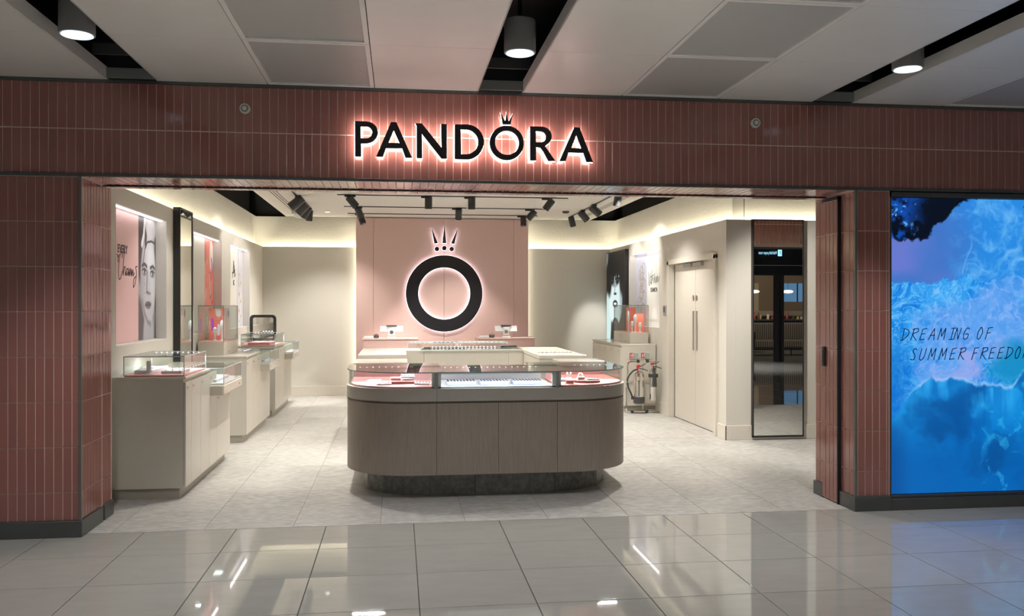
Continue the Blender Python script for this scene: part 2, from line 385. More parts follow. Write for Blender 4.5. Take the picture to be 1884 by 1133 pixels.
def picture(name, O, U, V, nu, nv, fn, m, parent):
    """flat print: nu x nv grid spanning O..O+U..O+V, colour from fn(u,v) in sRGB 0-255 (u,v in metres)"""
    O, U, V = np.array(O, float), np.array(U, float), np.array(V, float)
    u, v = np.meshgrid(np.linspace(0, 1, nu), np.linspace(0, 1, nv), indexing='ij')
    P = O + u[..., None] * U + v[..., None] * V; po = np.array(ORG[parent.name]); P = (P - po).reshape(-1, 3)
    i = np.arange(nu - 1)[:, None] * nv + np.arange(nv - 1)[None, :]
    F = np.stack([i, i + nv, i + nv + 1, i + 1], -1).reshape(-1, 4)
    me = bpy.data.meshes.new(name); me.vertices.add(len(P)); me.vertices.foreach_set('co', P.ravel())
    me.loops.add(F.size); me.loops.foreach_set('vertex_index', F.ravel().astype(np.int32))
    me.polygons.add(len(F)); me.polygons.foreach_set('loop_start', np.arange(0, F.size, 4, dtype=np.int32))
    me.update(calc_edges=True); me.validate()
    col = s2l(np.clip(fn(u * np.linalg.norm(U), v * np.linalg.norm(V)), 0, 255)).reshape(-1, 3)
    at = me.color_attributes.new('Print', 'FLOAT_COLOR', 'POINT')
    at.data.foreach_set('color', np.hstack([col, np.ones((len(col), 1))]).astype(np.float32).ravel())
    me.materials.append(m); o = link(bpy.data.objects.new(name, me)); o.parent = parent; ORG[o.name] = tuple(po); return o

# ================================================================== FLOORS
f1 = struct('floor', bx(-8, 16, -12, 6.185, -0.08, -0.004), M_JOINT, 'polished cream porcelain tiled floor of the concourse', 'floor')
XS = [0.107 + 0.606 * k for k in range(-14, 27)]
YS = [6.185, 5.61, 5.035, 4.45] + [4.45 - 0.585 * k for k in range(1, 29)]
rest = []
for j in range(len(YS) - 1):
    for i in range(len(XS) - 1):
        cx, cy = (XS[i] + XS[i + 1]) / 2, (YS[j] + YS[j + 1]) / 2; w, h = 0.601, YS[j] - YS[j + 1] - 0.005
        if j < 7 and -5.2 < cx < 7.6: put_tile(f1, tile_mesh(w, h, 0.012, 0.0012, M_FLOOR), (cx, cy, -0.012), (R(-90), 0, 0), jit=0.0)
        else: rest.append((w, h, 0.012, 0.0012, (cx, cy, -0.012), (R(-90), 0, 0)))
joined_tiles(f1, rest, M_FLOOR)
f2 = struct('floor', bx(-2.4, 7.7, 6.19, 15.1, -0.08, -0.0025), M_JOINT2, 'grey mottled stone tiled floor inside the shop', 'floor')
XI = [-2.4, -1.93] + [-1.326 + 0.6 * k for k in range(0, 16)]
YI = [6.19, 6.79, 7.4, 8.0, 8.56] + [8.56 + 0.6 * k for k in range(1, 12)]
for j in range(len(YI) - 1):
    for i in range(len(XI) - 1):
        w, h = XI[i + 1] - XI[i] - 0.003, YI[j + 1] - YI[j] - 0.003
        if XI[i] > 4.0 and YI[j] > 9.5: continue
        put_tile(f2, tile_mesh(w, h, 0.012, 0.0008, M_FLOOR2), ((XI[i] + XI[i + 1]) / 2, (YI[j] + YI[j + 1]) / 2, -0.012), (R(-90), 0, 0))

# ================================================================== TILED SHOPFRONT
P_, T_ = 0.0572, 0.0035
TJ = 0.006                                               # tile jitter (radians)
wf = struct('wall_front', bx(-4.2, 9.4, 6.128, 6.745, 2.425, 3.05), M_GROUT, 'terracotta tiled fascia band over the shop opening', 'wall')
n = 0; rest = []
for k in range(-76, 160):
    x = 0.212 + P_ * (k + 0.5)
    for z0, z1 in ((2.418, 2.717), (2.722, 3.03)):
        if -3.62 < x < 4.95 and n < 298: put_tile(wf, tile_mesh(P_ - 0.0052, z1 - z0 - 0.003, T_, 0.0010, M_TILE), (x, 6.128, (z0 + z1) / 2), jit=TJ * 0.5); n += 1
        else: rest.append((P_ - 0.0052, z1 - z0 - 0.003, T_, 0.0010, (x, 6.128, (z0 + z1) / 2), (0, 0, 0)))
        rest.append((P_ - 0.0052, z1 - z0 - 0.003, T_, 0.0010, (x, 6.745, (z0 + z1) / 2), (0, 0, R(180))))
joined_tiles(wf, rest, M_TILE)
bx(-4.2, 9.4, 6.108, 6.135, 2.400, 2.420, b=0.002).build('edge_trim', M_SKIRT, wf)
bx(-8, 16, 6.09, 6.745, 3.051, 3.6).build('void_blackout', M_VOID, wf)  # black-out box added to stop stray light and keep the slots dark
bx(-4.2, 9.4, 6.116, 6.13, 3.030, 3.050).build('edge_trim', M_SKIRT, wf)
sf = struct('soffit', bx(-2.1, 3.39, 6.13, 6.745, 2.405, 2.424), M_GROUT, 'glossy tiled underside of the fascia over the shop opening', 'soffit')
for k in range(-41, 56):
    x = 0.212 + P_ * (k + 0.5)
    if not -2.09 < x < 3.38: continue
    for y0, y1 in ((6.14, 6.43), (6.433, 6.56), (6.58, 6.74)):
        put_tile(sf, tile_mesh(P_ - 0.0052, y1 - y0 - 0.003, T_, 0.0010, M_TILE), (x, (y0 + y1) / 2, 2.405), (R(90), 0, 0), jit=TJ)
bx(-2.1, 3.39, 6.562, 6.578, 2.393, 2.402).build('shutter_groove', M_VOID, sf)
def tiled_block(name, label, x0, x1, side, nshow):
    p = struct(name, bx(x0, x1, 6.128, 6.745, 0.0, 2.405), M_GROUT, label, 'pillar')
    ZR = [0.108, 0.294, 0.595, 0.897, 1.198, 1.499, 1.798, 2.098, 2.397]
    rest = []; cnt = 0
    cols = []
    for k in range(-90, 120):
        a = 0.212 + P_ * k - (0.024 if side > 0 else 0); b_ = a + P_
        a2, b2 = max(a, x0 + 0.004), min(b_, x1 - 0.004)
        if b2 - a2 > 0.012: cols.append((a2, b2))
    cols.sort(key=lambda c: -c[0] if side > 0 else c[0])
    for a, b_ in cols:
        for z0, z1 in zip(ZR[:-1], ZR[1:]):
            w, h = b_ - a - 0.0045, z1 - z0 - 0.0052
            if cnt < nshow: put_tile(p, tile_mesh(w, h, T_, 0.0010, M_TILE), ((a + b_) / 2, 6.128, (z0 + z1) / 2), jit=TJ * 0.5); cnt += 1
            else: rest.append((w, h, T_, 0.0010, ((a + b_) / 2, 6.128, (z0 + z1) / 2), (0, 0, 0)))
    if rest: joined_tiles(p, rest, M_TILE)
    return p, ZR
def return_tiles(p, ZR, x, face, spans):
    for y0, y1, n in spans:
        w = (y1 - y0) / n
        for i in range(n):
            for z0, z1 in zip(ZR[:-1], ZR[1:]):
                put_tile(p, tile_mesh(w - 0.004, z1 - z0 - 0.0052, T_, 0.0010, M_TILE), (x, y0 + w * (i + 0.5), (z0 + z1) / 2), (0, 0, R(90) if face > 0 else R(-90)), jit=TJ)
pl, ZR = tiled_block('pillar', 'wide dark terracotta tiled wall pier at the left of the opening', -4.2, -2.104, 1, 200)
return_tiles(pl, ZR, -2.104, 1, ((6.14, 6.54, 7), (6.56, 6.74, 3)))
bx(-2.112, -2.092, 6.108, 6.126, 0.1, 2.4, b=0.002).build('corner_trim', mat('trim_bronze', (0.20, 0.19, 0.17), 0.4, 0.6), pl)
bx(-4.2, -2.085, 6.098, 6.52, 0, 0.108, b=0.003).build('skirting', M_SKIRT, pl)
bx(-2.2, -2.085, 6.56, 6.755, 0, 0.108, b=0.003).build('skirting', M_SKIRT, pl)
pr, ZR = tiled_block('pillar', 'narrow terracotta tiled wall pier between the opening and the lightbox', 3.394, 3.668, -1, 60)
return_tiles(pr, ZR, 3.394, -1, ((6.14, 6.335, 3), (6.60, 6.74, 2)))
bx(3.382, 3.402, 6.108, 6.126, 0.1, 2.4, b=0.002).build('corner_trim', mat('trim_bronze', (0.20, 0.19, 0.17), 0.4, 0.6), pr)
bx(3.375, 3.668, 6.098, 6.335, 0, 0.108, b=0.003).build('skirting', M_SKIRT, pr)
bx(3.375, 3.5, 6.60, 6.755, 0, 0.108, b=0.003).build('skirting', M_SKIRT, pr)
tag(bx(7.2, 9.4, 6.128, 6.745, 0, 2.405).build('pillar', M_TILE), 'tiled pier far right beyond the second opening, outside the picture', 'pillar', kind='structure')
sh = thing('shutter_door', 'slim terracotta tiled shutter cover door on the side of the right pier', 'door', (3.394, 6.47, 0))
bx(3.372, 3.394, 6.350, 6.590, 0.012, 2.36, b=0.001).build('door_leaf', M_GROUT, sh)
bx(3.366, 3.394, 6.336, 6.350, 0.0, 2.38).build('shadow_gap', M_VOID, sh)
bx(3.366, 3.394, 6.336, 6.590, 2.361, 2.385).build('shadow_gap', M_VOID, sh)
for i in range(4):
    for z0, z1 in zip([0.015] + ZR[1:-1], ZR[1:-1] + [2.355]):
        put_tile(sh, tile_mesh(0.0555, z1 - z0 - 0.0052, T_, 0.0010, M_TILE), (3.372, 6.351 + 0.0598 * (i + 0.5), (z0 + z1) / 2), (0, 0, R(-90)), jit=TJ)
bx(3.352, 3.372, 6.525, 6.570, 1.055, 1.21, b=0.004).build('pull_handle', M_BLACK, sh)
bx(3.350, 3.354, 6.537, 6.558, 1.08, 1.185).build('handle_recess', M_VOID, sh)
# wall beyond the right pier, carrying the lightbox
wl = struct('wall_right', bx(3.668, 5.06, 6.26, 6.745, 0.0, 2.405), M_SKIRT, 'dark steel clad wall recess around the blue lightbox', 'wall')
bx(3.668, 5.06, 6.098, 6.26, 0, 0.085, b=0.003).build('skirting', M_SKIRT, wl)

# ------------------------------------------------------------------ illuminated sign
LET = {'P': [[(-0.296,2.802),(-0.225,2.803),(-0.210,2.802),(-0.191,2.798),(-0.173,2.790),(-0.159,2.778),(-0.148,2.764),(-0.141,2.747),(-0.138,2.729),(-0.141,2.711),(-0.148,2.694),(-0.159,2.679),(-0.173,2.666),(-0.191,2.657),(-0.210,2.652),(-0.254,2.649),(-0.252,2.560),(-0.295,2.559)], [(-0.256,2.766),(-0.225,2.767),(-0.212,2.767),(-0.199,2.762),(-0.188,2.753),(-0.181,2.741),(-0.178,2.728),(-0.181,2.714),(-0.188,2.701),(-0.199,2.692),(-0.212,2.687),(-0.255,2.686)]],
'A': [[(-0.051,2.802),(-0.014,2.803),(0.094,2.559),(0.048,2.558),(0.025,2.623),(-0.085,2.621),(-0.105,2.562),(-0.152,2.561)], [(-0.032,2.745),(0.007,2.659),(-0.067,2.659)]],
'N': [[(0.115,2.798),(0.161,2.799),(0.296,2.634),(0.293,2.799),(0.334,2.798),(0.334,2.558),(0.296,2.558),(0.161,2.726),(0.165,2.558),(0.125,2.558),(0.124,2.781)]],
'D': [[(0.388,2.798),(0.466,2.800),(0.480,2.800),(0.502,2.796),(0.524,2.789),(0.543,2.778),(0.560,2.763),(0.574,2.745),(0.584,2.725),(0.591,2.703),(0.593,2.681),(0.591,2.658),(0.584,2.636),(0.574,2.615),(0.560,2.596),(0.543,2.581),(0.524,2.569),(0.502,2.560),(0.480,2.556),(0.388,2.557)], [(0.429,2.764),(0.461,2.764),(0.472,2.765),(0.494,2.761),(0.513,2.751),(0.529,2.738),(0.542,2.721),(0.550,2.701),(0.552,2.680),(0.550,2.659),(0.542,2.639),(0.529,2.621),(0.513,2.607),(0.494,2.597),(0.472,2.592),(0.433,2.591)]],
'R': [[(0.917,2.798),(0.993,2.799),(1.005,2.799),(1.023,2.796),(1.039,2.789),(1.053,2.778),(1.064,2.765),(1.070,2.749),(1.073,2.733),(1.071,2.716),(1.065,2.700),(1.055,2.685),(1.041,2.674),(1.026,2.661),(1.099,2.558),(1.048,2.558),(1.013,2.623),(0.991,2.650),(0.961,2.653),(0.961,2.559),(0.919,2.558)], [(0.959,2.765),(0.991,2.765),(0.999,2.764),(1.012,2.760),(1.022,2.752),(1.029,2.740),(1.031,2.727),(1.029,2.714),(1.022,2.702),(1.012,2.693),(0.999,2.688),(0.960,2.687)]],
'A2': [[(1.234,2.800),(1.272,2.800),(1.370,2.556),(1.322,2.558),(1.300,2.621),(1.193,2.620),(1.172,2.559),(1.128,2.559)], [(1.249,2.744),(1.285,2.651),(1.213,2.654)]]}
cir = lambda cx, cz, r, n=40: [(cx + r * math.cos(2 * math.pi * i / n), cz + r * math.sin(2 * math.pi * i / n)) for i in range(n)]
LET['O'] = [cir(0.753, 2.678, 0.121), cir(0.755, 2.679, 0.0845)]
CR = [[(0.709,2.894),(0.739,2.833),(0.722,2.831)], [(0.753,2.901),(0.763,2.835),(0.744,2.835)], [(0.797,2.890),(0.785,2.832),(0.769,2.833)], [(0.720,2.831),(0.738,2.834),(0.753,2.838),(0.768,2.834),(0.787,2.831),(0.780,2.808),(0.726,2.808)]]
DESC = {'P': ('letter P, leftmost of the halo lit letters on the fascia', 'P'), 'A': ('first letter A, right after the P, halo lit on the fascia', 'A'),
        'N': ('halo lit black letter N on the tiled fascia', 'N'), 'D': ('halo lit black letter D on the tiled fascia', 'D'),
        'O': ('halo lit black ring shaped letter O under the little crown on the fascia', 'O'), 'R': ('halo lit black letter R on the tiled fascia', 'R'),
        'A2': ('last letter A, rightmost of the halo lit letters on the fascia', 'A')}
for k in ('P', 'A', 'N', 'D', 'O', 'R', 'A2'):
    lp = LET[k]; cx = sum(p[0] for p in lp[0]) / len(lp[0])
    t = thing('sign_letter', 'black ' + DESC[k][0] if not DESC[k][0].startswith('halo') else DESC[k][0], 'letter', (cx, 6.1, 2.556), 'halo lit fascia letters')
    filled(lp, 6.045, 6.071, 'letter_face', M_BLACK2, t)
    filled([offset_loop(l, 0.0016 if i == 0 else -0.0016) for i, l in enumerate(lp)], 6.071, 6.078, 'halo_backing', M_HALO, t)
    for (px, pz) in (lp[0][0], lp[0][len(lp[0]) // 2]):
        pxx, pzz = cx + (px - cx) * 0.86, 2.68 + (pz - 2.68) * 0.86
        MB().cyl((pxx, 6.078, pzz), (pxx, 6.12, pzz), 0.003, n=6).build('standoff', M_STEEL, t)
t = thing('crown_emblem', 'tiny black halo lit crown sitting over the letter O on the fascia', 'crown', (0.753, 6.1, 2.808))
for l in CR[:3]: filled([l], 6.049, 6.071, 'spike', M_BLACK2, t)
filled([CR[3]], 6.049, 6.071, 'band', M_DKGREY, t)
for x in (0.736, 0.753, 0.770): MB().cyl((x, 6.049, 2.822), (x, 6.045, 2.822), 0.0065, n=12).build('bead', M_BLACK2, t)
for l in CR: filled([offset_loop(l, 0.0014)], 6.071, 6.078, 'halo_backing', M_HALO, t)

# fascia fittings
def sounder(x, label):
    t = thing('fire_sounder', label, 'alarm', (x, 6.11, 2.88), 'round pale fittings on the fascia')
    MB().cyl((x, 6.12, 2.88), (x, 6.098, 2.88), 0.036, 0.034, 28).build('housing', mat('aged_white', (0.72, 0.72, 0.64), 0.5), t, smooth=True)
    MB().cyl((x, 6.098, 2.88), (x, 6.092, 2.88), 0.025, 0.023, 24).build('grille_ring', mat('grey_ring', (0.22, 0.23, 0.2), 0.5), t)
    MB().cyl((x, 6.092, 2.88), (x, 6.086, 2.88), 0.017, 0.012, 20).build('lens', mat('aged_white', (0.4, 0.4, 0.34), 0.5), t)
    for q in range(6): MB().cyl((x + 0.0205 * math.cos(q * 1.05), 6.091, 2.88 + 0.0205 * math.sin(q * 1.05)), (x + 0.0205 * math.cos(q * 1.05), 6.0895, 2.88 + 0.0205 * math.sin(q * 1.05)), 0.0025, n=6).build('slot', M_VOID, t)
sounder(-1.037, 'round pale fitting on the fascia left of the sign letters')
sounder(2.604, 'round pale fitting on the fascia right of the sign letters')

# ------------------------------------------------------------------ lightbox
lb = thing('lightbox', 'tall backlit lightbox with a blue surf picture and handwritten slogan', 'lightbox', (4.6, 6.16, 0.09))
def ocean(u, v):
    H = 2.244; y = H - v; x = u
    q1 = fbm(x * 3, y * 3, 4, 50) - 0.5; q2 = fbm(x * 3 + 9, y * 3 + 4, 4, 60) - 0.5
    wx = x + 0.30 * q1 + 0.05 * (fbm(x * 14, y * 14, 3, 51) - 0.5); wy = y + 0.30 * q2 + 0.05 * (fbm(x * 14 + 5, y * 14, 3, 52) - 0.5)
    def vein(sc, o, seed, lo): return sst(lo, 1.0, ridge(wx * sc, wy * sc, o, seed))
    img = np.zeros(x.shape + (3,)) + (66, 118, 200)
    img = blend(img, (104, 122, 206), sst(0.30, 0.62, fbm(x * 1.6, y * 2.4, 3, 1)) * sst(0.85, 0.35, x))
    right = sst(0.42, 0.85, x + 0.45 * q1 + 0.25 * np.clip(y - 0.15, 0, 0.5))
    img = blend(img, (40, 138, 226), right)
    img = blend(img, (118, 190, 248), vein(5, 5, 11, 0.60) * right * 0.9)
    img = blend(img, (92, 172, 244), vein(11, 3, 12, 0.66) * right * 0.7)
    img = blend(img, (120, 180, 246), np.clip(1 - np.abs(x - 0.62 - 0.3 * (y - 0.45) ** 2 + 0.1 * q1 + 0.03 * np.sin(y * 14)) / 0.010, 0, 1) * sst(0.28, 0.36, y) * sst(0.64, 0.55, y) * 0.7)
    edge = 0.61 + 0.07 * (fbm(x * 8, y * 0 + 3, 5, 5) - 0.5) * 2 + 0.03 * np.sin(x * 5)
    band = sst(edge - 0.004, edge + 0.012, y)
    foam = np.zeros(img.shape) + (10, 124, 222)
    foam = blend(foam, (48, 156, 238), sst(0.40, 0.60, fbm(wx * 6, wy * 6, 4, 20)))
    foam = blend(foam, (92, 184, 250), vein(8, 5, 21, 0.56) * 0.95)
    foam = blend(foam, (124, 198, 252), vein(18, 4, 31, 0.62) * 0.85)
    foam = blend(foam, (150, 205, 252), vein(38, 2, 32, 0.72) * 0.7)
    milky = sst(0.30, 0.62, fbm(wx * 3, wy * 3, 4, 41) + 0.35 * (x - 0.35) - 0.8 * np.abs(y - 1.02) + 0.06)
    foam = blend(foam, (104, 162, 240), milky * 0.75); foam = blend(foam, (150, 186, 248), milky * vein(12, 4, 22, 0.6) * 0.8)
    foam = blend(foam, (150, 168, 236), sst(0.35, 0.7, fbm(wx * 5, wy * 5, 4, 23)) * ell(x + 0.4 * q1, y + 0.3 * q2, 0.66, 1.26, 0.42, 0.17, 0.8))
    foam = blend(foam, (12, 140, 196), ell(x + 0.3 * q2, y + 0.3 * q1, 1.16, 1.27, 0.26, 0.13, 0.7) * 0.9)
    foam = blend(foam, (4, 108, 204), sst(0.30, 0.0, x) * sst(0.95, 1.3, y) * 0.75)
    img = img * (1 - band[..., None]) + foam * band[..., None]
    e2 = 1.43 + 0.05 * np.sin(x * 7 + 2.2) + 0.22 * (fbm(x * 5, x * 0 + 1, 5, 8) - 0.5) + 0.15 * sst(0.30, 0.0, x)
    dm = sst(e2 - 0.012, e2 + 0.03, y + 0.10 * q2)
    deep = np.zeros(img.shape) + (0, 100, 182)
    deep = blend(deep, (12, 142, 222), sst(0.36, 0.64, fbm(wx * 3, wy * 3, 4, 71)) * sst(2.05, 1.5, y))
    deep = blend(deep, (44, 164, 236), sst(0.30, 0.02, y - e2) * (0.35 + 0.65 * sst(0.4, 0.7, fbm(x * 16, y * 3, 3, 72))))
    deep = blend(deep, (0, 80, 152), sst(0.42, 0.70, fbm(wx * 2.2 + 4, wy * 3, 4, 81)) * 0.85)
    deep = blend(deep, (50, 180, 236), sst(0.58, 0.80, fbm(wx * 14, wy * 14, 4, 91)) * sst(0.5, 0.9, x) * 0.6)
    deep = blend(deep, (0, 74, 150), sst(0.20, 0.0, x) * sst(1.62, 1.8, y) * 0.7)
    img = img * (1 - dm[..., None]) + deep * dm[..., None]
    d_e = np.abs(y + 0.10 * q2 - e2); img = blend(img, (172, 204, 250), np.clip(1 - d_e / 0.022, 0, 1) * sst(0.42, 0.62, fbm(x * 9, y * 9, 3, 73)) * sst(0.05, 0.3, x) * 0.7)
    rk = sst(-0.012, 0.012, 0.345 - y - 0.74 * np.maximum(x - 0.18, 0) + 0.22 * (fbm(x * 7, y * 7, 5, 15) - 0.5))
    rock = np.zeros(img.shape) + (4, 12, 30); sp = fbm(x * 40, y * 40, 3, 17); mk = sst(0.40, 0.16, x + 0.35 * y + 0.2 * q1)
    rock = blend(rock, (14, 74, 170), sst(0.44, 0.60, fbm(x * 13, y * 13, 5, 18)) * mk)
    rock = blend(rock, (110, 184, 250), sst(0.58, 0.72, sp) * sst(0.46, 0.62, fbm(x * 11, y * 11, 3, 19)) * mk)
    return img * (1 - rk[..., None]) + rock * rk[..., None]
picture('picture', (3.69, 6.16, 0.11), (1.33, 0, 0), (0, 0, 2.244), 340, 560, ocean, M_SCREEN, lb)
bx(3.672, 5.04, 6.165, 6.26, 0.09, 2.38).build('housing', M_DKGREY, lb)
for a in ((3.668, 3.688, 6.13, 6.26, 0.085, 2.395), (3.668, 5.06, 6.13, 6.26, 2.358, 2.395), (3.668, 5.06, 6.13, 6.26, 0.085, 0.105), (5.02, 5.06, 6.13, 6.26, 0.085, 2.395)):
    bx(*a, b=0.002).build('frame', M_SKIRT, lb)
GL = {'D': [[(0, 1), (0.05, 0)], [(-0.08, 1), (0.45, 0.85), (0.5, 0.45), (0.05, 0), (-0.12, 0.05)]], 'R': [[(0, 0), (0.1, 1)], [(-0.05, 0.92), (0.45, 1), (0.5, 0.72), (0.08, 0.5), (0.55, -0.02)]],
      'E': [[(0.45, 1), (0.05, 0.92), (0, 0.02), (0.45, 0.06)], [(0.02, 0.5), (0.38, 0.55)]], 'A': [[(-0.05, 0), (0.32, 1), (0.5, 0)], [(0.05, 0.38), (0.48, 0.42)]],
      'M': [[(0, 0), (0.08, 1), (0.3, 0.3), (0.55, 1), (0.6, 0)]], 'I': [[(0.2, 0), (0.22, 1)], [(0.0, 0.98), (0.42, 1)], [(0.0, 0.0), (0.4, 0.02)]],
      'N': [[(0, 0), (0.08, 1), (0.4, 0.02), (0.5, 1)]], 'G': [[(0.45, 0.9), (0.2, 0.98), (0, 0.5), (0.12, 0.02), (0.42, 0.1), (0.45, 0.45), (0.2, 0.45)]],
      'O': [[(0.22, 1), (0.02, 0.6), (0.08, 0.08), (0.3, 0.02), (0.45, 0.5), (0.34, 0.95), (0.16, 1)]], 'F': [[(0.02, -0.05), (0.08, 0.95), (0.5, 1)], [(0.04, 0.5), (0.4, 0.54)]],
      'S': [[(0.42, 0.9), (0.2, 1), (0.06, 0.78), (0.36, 0.4), (0.3, 0.05), (-0.02, 0.08)]], 'U': [[(0.02, 1), (0, 0.2), (0.2, 0), (0.42, 0.3), (0.46, 1)]]}
def scrawl(txt, x, z, h, adv, slant):
    word = []
    for ch in txt:
        if ch != ' ':
            out = []; word.append(out)
            for st in GL[ch]:
                pts = [(x + (p[0] + slant * p[1]) * h * 0.95, z + p[1] * h) for p in st]
                out.append(smooth(pts, 4) if ch in 'DGOSUR' else [Vector(p) for p in pts])
        x += adv * (0.55 if ch in 'I ' else 1.25 if ch == 'M' else 1.0); z += 0.0007
    return word
fr = frame_fn((0, 6.159, 0), (1, 0, 0), (0, 0, 1))
for w_ in scrawl('DREAMING OF', 3.785, 1.274, 0.088, 0.0735, 0.28) + scrawl('SUMMER FREEDOM', 3.855, 1.122, 0.088, 0.0715, 0.28):
    ribbon(w_, 0.0062, fr, (0, -1, 0), 'slogan_letter', M_NAVY, lb)
MB().cyl((4.80, 6.158, 2.30), (4.80, 6.152, 2.30), 0.007, n=12).build('fixing_screw', M_DKGREY, lb)

# ================================================================== CONCOURSE CEILING
ce = struct('ceiling', bx(-8, 16, -12, 6.13, 3.5, 3.6), M_VOID, 'suspended ceiling of pale metal panels with black slots over the concourse', 'ceiling')
PZ = 3.05
YC = [6.115, 5.095, 4.11] + [4.11 - 0.985 * k for k in range(1, 17)]
cnt = 0
def cpanel(xa, xb, ya, yb, perf):
    g = 0.0035; m = M_PERF if perf else M_PANEL
    if perf:
        f = MB(); w = 0.030
        f.box(xa + g, xb - g, ya + g, ya + w, PZ, PZ + 0.02); f.box(xa + g, xb - g, yb - w, yb - g, PZ, PZ + 0.02)
        f.box(xa + g, xa + w, ya + w, yb - w, PZ, PZ + 0.02); f.box(xb - w, xb - g, ya + w, yb - w, PZ, PZ + 0.02)
        f.build('panel_frame', M_PERFF, ce)
        bx(xa + w, xb - w, ya + w, yb - w, PZ + 0.010, PZ + 0.03).build('perforated_panel', m, ce)
    else: bx(xa + g * 0.4, xb - g * 0.4, ya + g * 0.4, yb - g * 0.4, PZ, PZ + 0.03, b=0.0012).build('ceiling_panel', m, ce)
SL = []
for q in range(-2, 6):
    s0 = -1.922 + 2.482 * q; s1 = s0 + 0.312; SL.append((s0, s1)); pw = (2.482 - 0.312) / 3
    if s1 < 9:
        for j in range(len(YC) - 1):
            for i in range(3): cpanel(s1 + pw * i, s1 + pw * (i + 1), YC[j + 1], YC[j], i == 1)
    for x0 in (s0, s1):
        sg = 1 if x0 == s1 else -1
        bx(min(x0, x0 + sg * 0.006), max(x0, x0 + sg * 0.006), -10, 6.115, PZ, PZ + 0.078).build('slot_edge', M_PANEL, ce)
    if -5 < s0 < 9:
        bx(s0, s1, 6.07, 6.115, PZ + 0.004, PZ + 0.07).build('slot_end', mat('slot_grey', (0.22, 0.23, 0.22), 0.5), ce)
        bx(s0 - 0.02, s1 + 0.02, 5.86, 5.88, PZ + 0.10, PZ + 0.17).build('slot_channel', mat('slot_dark', (0.06, 0.06, 0.06), 0.5), ce)
# closes the ceiling to the left of the first slots
t0 = None
def downlight(x, y, label, lit=1.0):
    global t0
    t = thing('surface_downlight', label, 'ceiling light', (x, y, 3.03), 'cylindrical downlights in the ceiling slots')
    MB().lathe((x, y, 3.03), [(0.078, 0.004), (0.090, 0), (0.094, 0.004), (0.094, 0.19), (0.088, 0.196), (0.01, 0.196)], 32).build('can', mat('can_grey', (0.30, 0.29, 0.28), 0.45), t, smooth=True)
    MB().lathe((x, y, 3.03), [(0.078, 0.004), (0.074, 0.0045), (0.004, 0.0045)], 32).build('diffuser', M_LAMP, t)
    MB().lathe((x, y, 3.03), [(0.083, -0.002), (0.080, -0.004), (0.077, -0.002), (0.077, 0.004), (0.083, 0.004)], 32).build('rim', emit('lamp_rim', (0.7, 0.85, 1), 1.6), t)
    MB().cyl((x, y, 3.22), (x, y, 3.5), 0.012, n=8).build('suspension_rod', M_BLACK, t)
    spot('downlight_beam', (x, y, 3.015), (0, 0, -1), 26 * KM * lit, (0.95, 0.97, 1.0), 92, 0.7, 0.07)
downlight(-1.755, 5.06, 'grey cylindrical downlight in the left black ceiling slot')
downlight(0.712, 5.09, 'grey cylindrical downlight in the middle black ceiling slot, above the sign')
downlight(3.188, 5.12, 'grey cylindrical downlight in the right black ceiling slot')
for x, wh in ((-1.755, 'left slot'), (0.712, 'middle slot'), (3.188, 'right slot'), (8.16, 'slot beyond the lightbox')):
    downlight(x, 1.2 if x < 8 else -1.6, 'grey cylindrical downlight out of frame overhead in the concourse, %s' % wh, 3.0)

# ================================================================== SHOP SHELL
XL, XR, YB = -2.26, 3.70, 15.0
# left lower wall, built around three niches
NL = [(7.36, 8.91), (10.05, 11.60), (12.17, 13.73)]; NZ0, NZ1 = 1.205, 2.365
m = MB(); ys = [6.755] + [v for a in NL for v in a] + [15.1]
m.box(-2.37, XL, 6.755, 15.1, 0, NZ0); m.box(-2.37, XL, 6.755, 15.1, NZ1, 2.43)
for a, b_ in zip(ys[0::2], ys[1::2]): m.box(-2.37, XL, a, b_, NZ0, NZ1)
m.box(-2.285, XL, 6.755, YB, 2.43, 2.512)
w_l = struct('wall_left', m, M_CREAM, 'cream left side wall of the shop with three lit poster niches')
bx(-2.52, -2.385, 6.755, 15.3, 0, 3.03).build('upper_wall', M_UPPER, w_l)
m = MB(); ys = [9.5, 9.80, 11.62, 12.05, 13.64, 15.1]
m.box(XR, 3.81, 9.5, 9.80, 0, 2.43); m.box(XR, 3.81, 9.80, 11.60, 2.135, 2.43); m.box(XR, 3.81, 11.60, 12.05, 0, 2.43)
m.box(XR, 3.81, 12.05, 13.64, 0, NZ0); m.box(XR, 3.81, 12.05, 13.64, 2.35, 2.43); m.box(XR, 3.81, 13.64, 15.1, 0, 2.43)
m.box(XR, 3.725, 9.5, YB, 2.43, 2.512)
w_r = struct('wall_right', m, M_CREAM, 'cream right side wall of the shop with the double door')
bx(3.825, 3.96, 9.625, 15.3, 0, 3.03).build('upper_wall', M_UPPER, w_r)
m = bx(XL, XR, YB, 15.11, 0, 2.43); m.box(XL, XR, YB, 15.025, 2.43, 2.512)
w_b = struct('wall_back', m, M_CREAM, 'cream back wall either side of the pink feature panel')
bx(-2.4, 3.84, 15.12, 15.3, 0, 3.03).build('upper_wall', M_UPPER, w_b)
m = bx(3.8105, 7.6, 9.5, 9.61, 0, 2.43); m.box(3.7255, 7.6, 9.5, 9.525, 2.43, 2.512)
w_n = struct('wall_nook', m, M_CREAM, 'cream wall facing the entrance that carries the tall mirror')
bx(3.97, 7.75, 9.625, 9.75, 0, 3.03).build('upper_wall', M_UPPER, w_n)
bx(7.6, 7.72, 6.755, 9.75, 0, 3.03).build('side_wall', M_CREAM, w_n)
for sx0, sx1 in ((-2.4, -2.104), (3.40, 5.06)): bx(sx0, sx1, 6.746, 6.765, 0, 2.41).build('inner_lining', M_CREAM, w_n if sx0 > 0 else w_l)
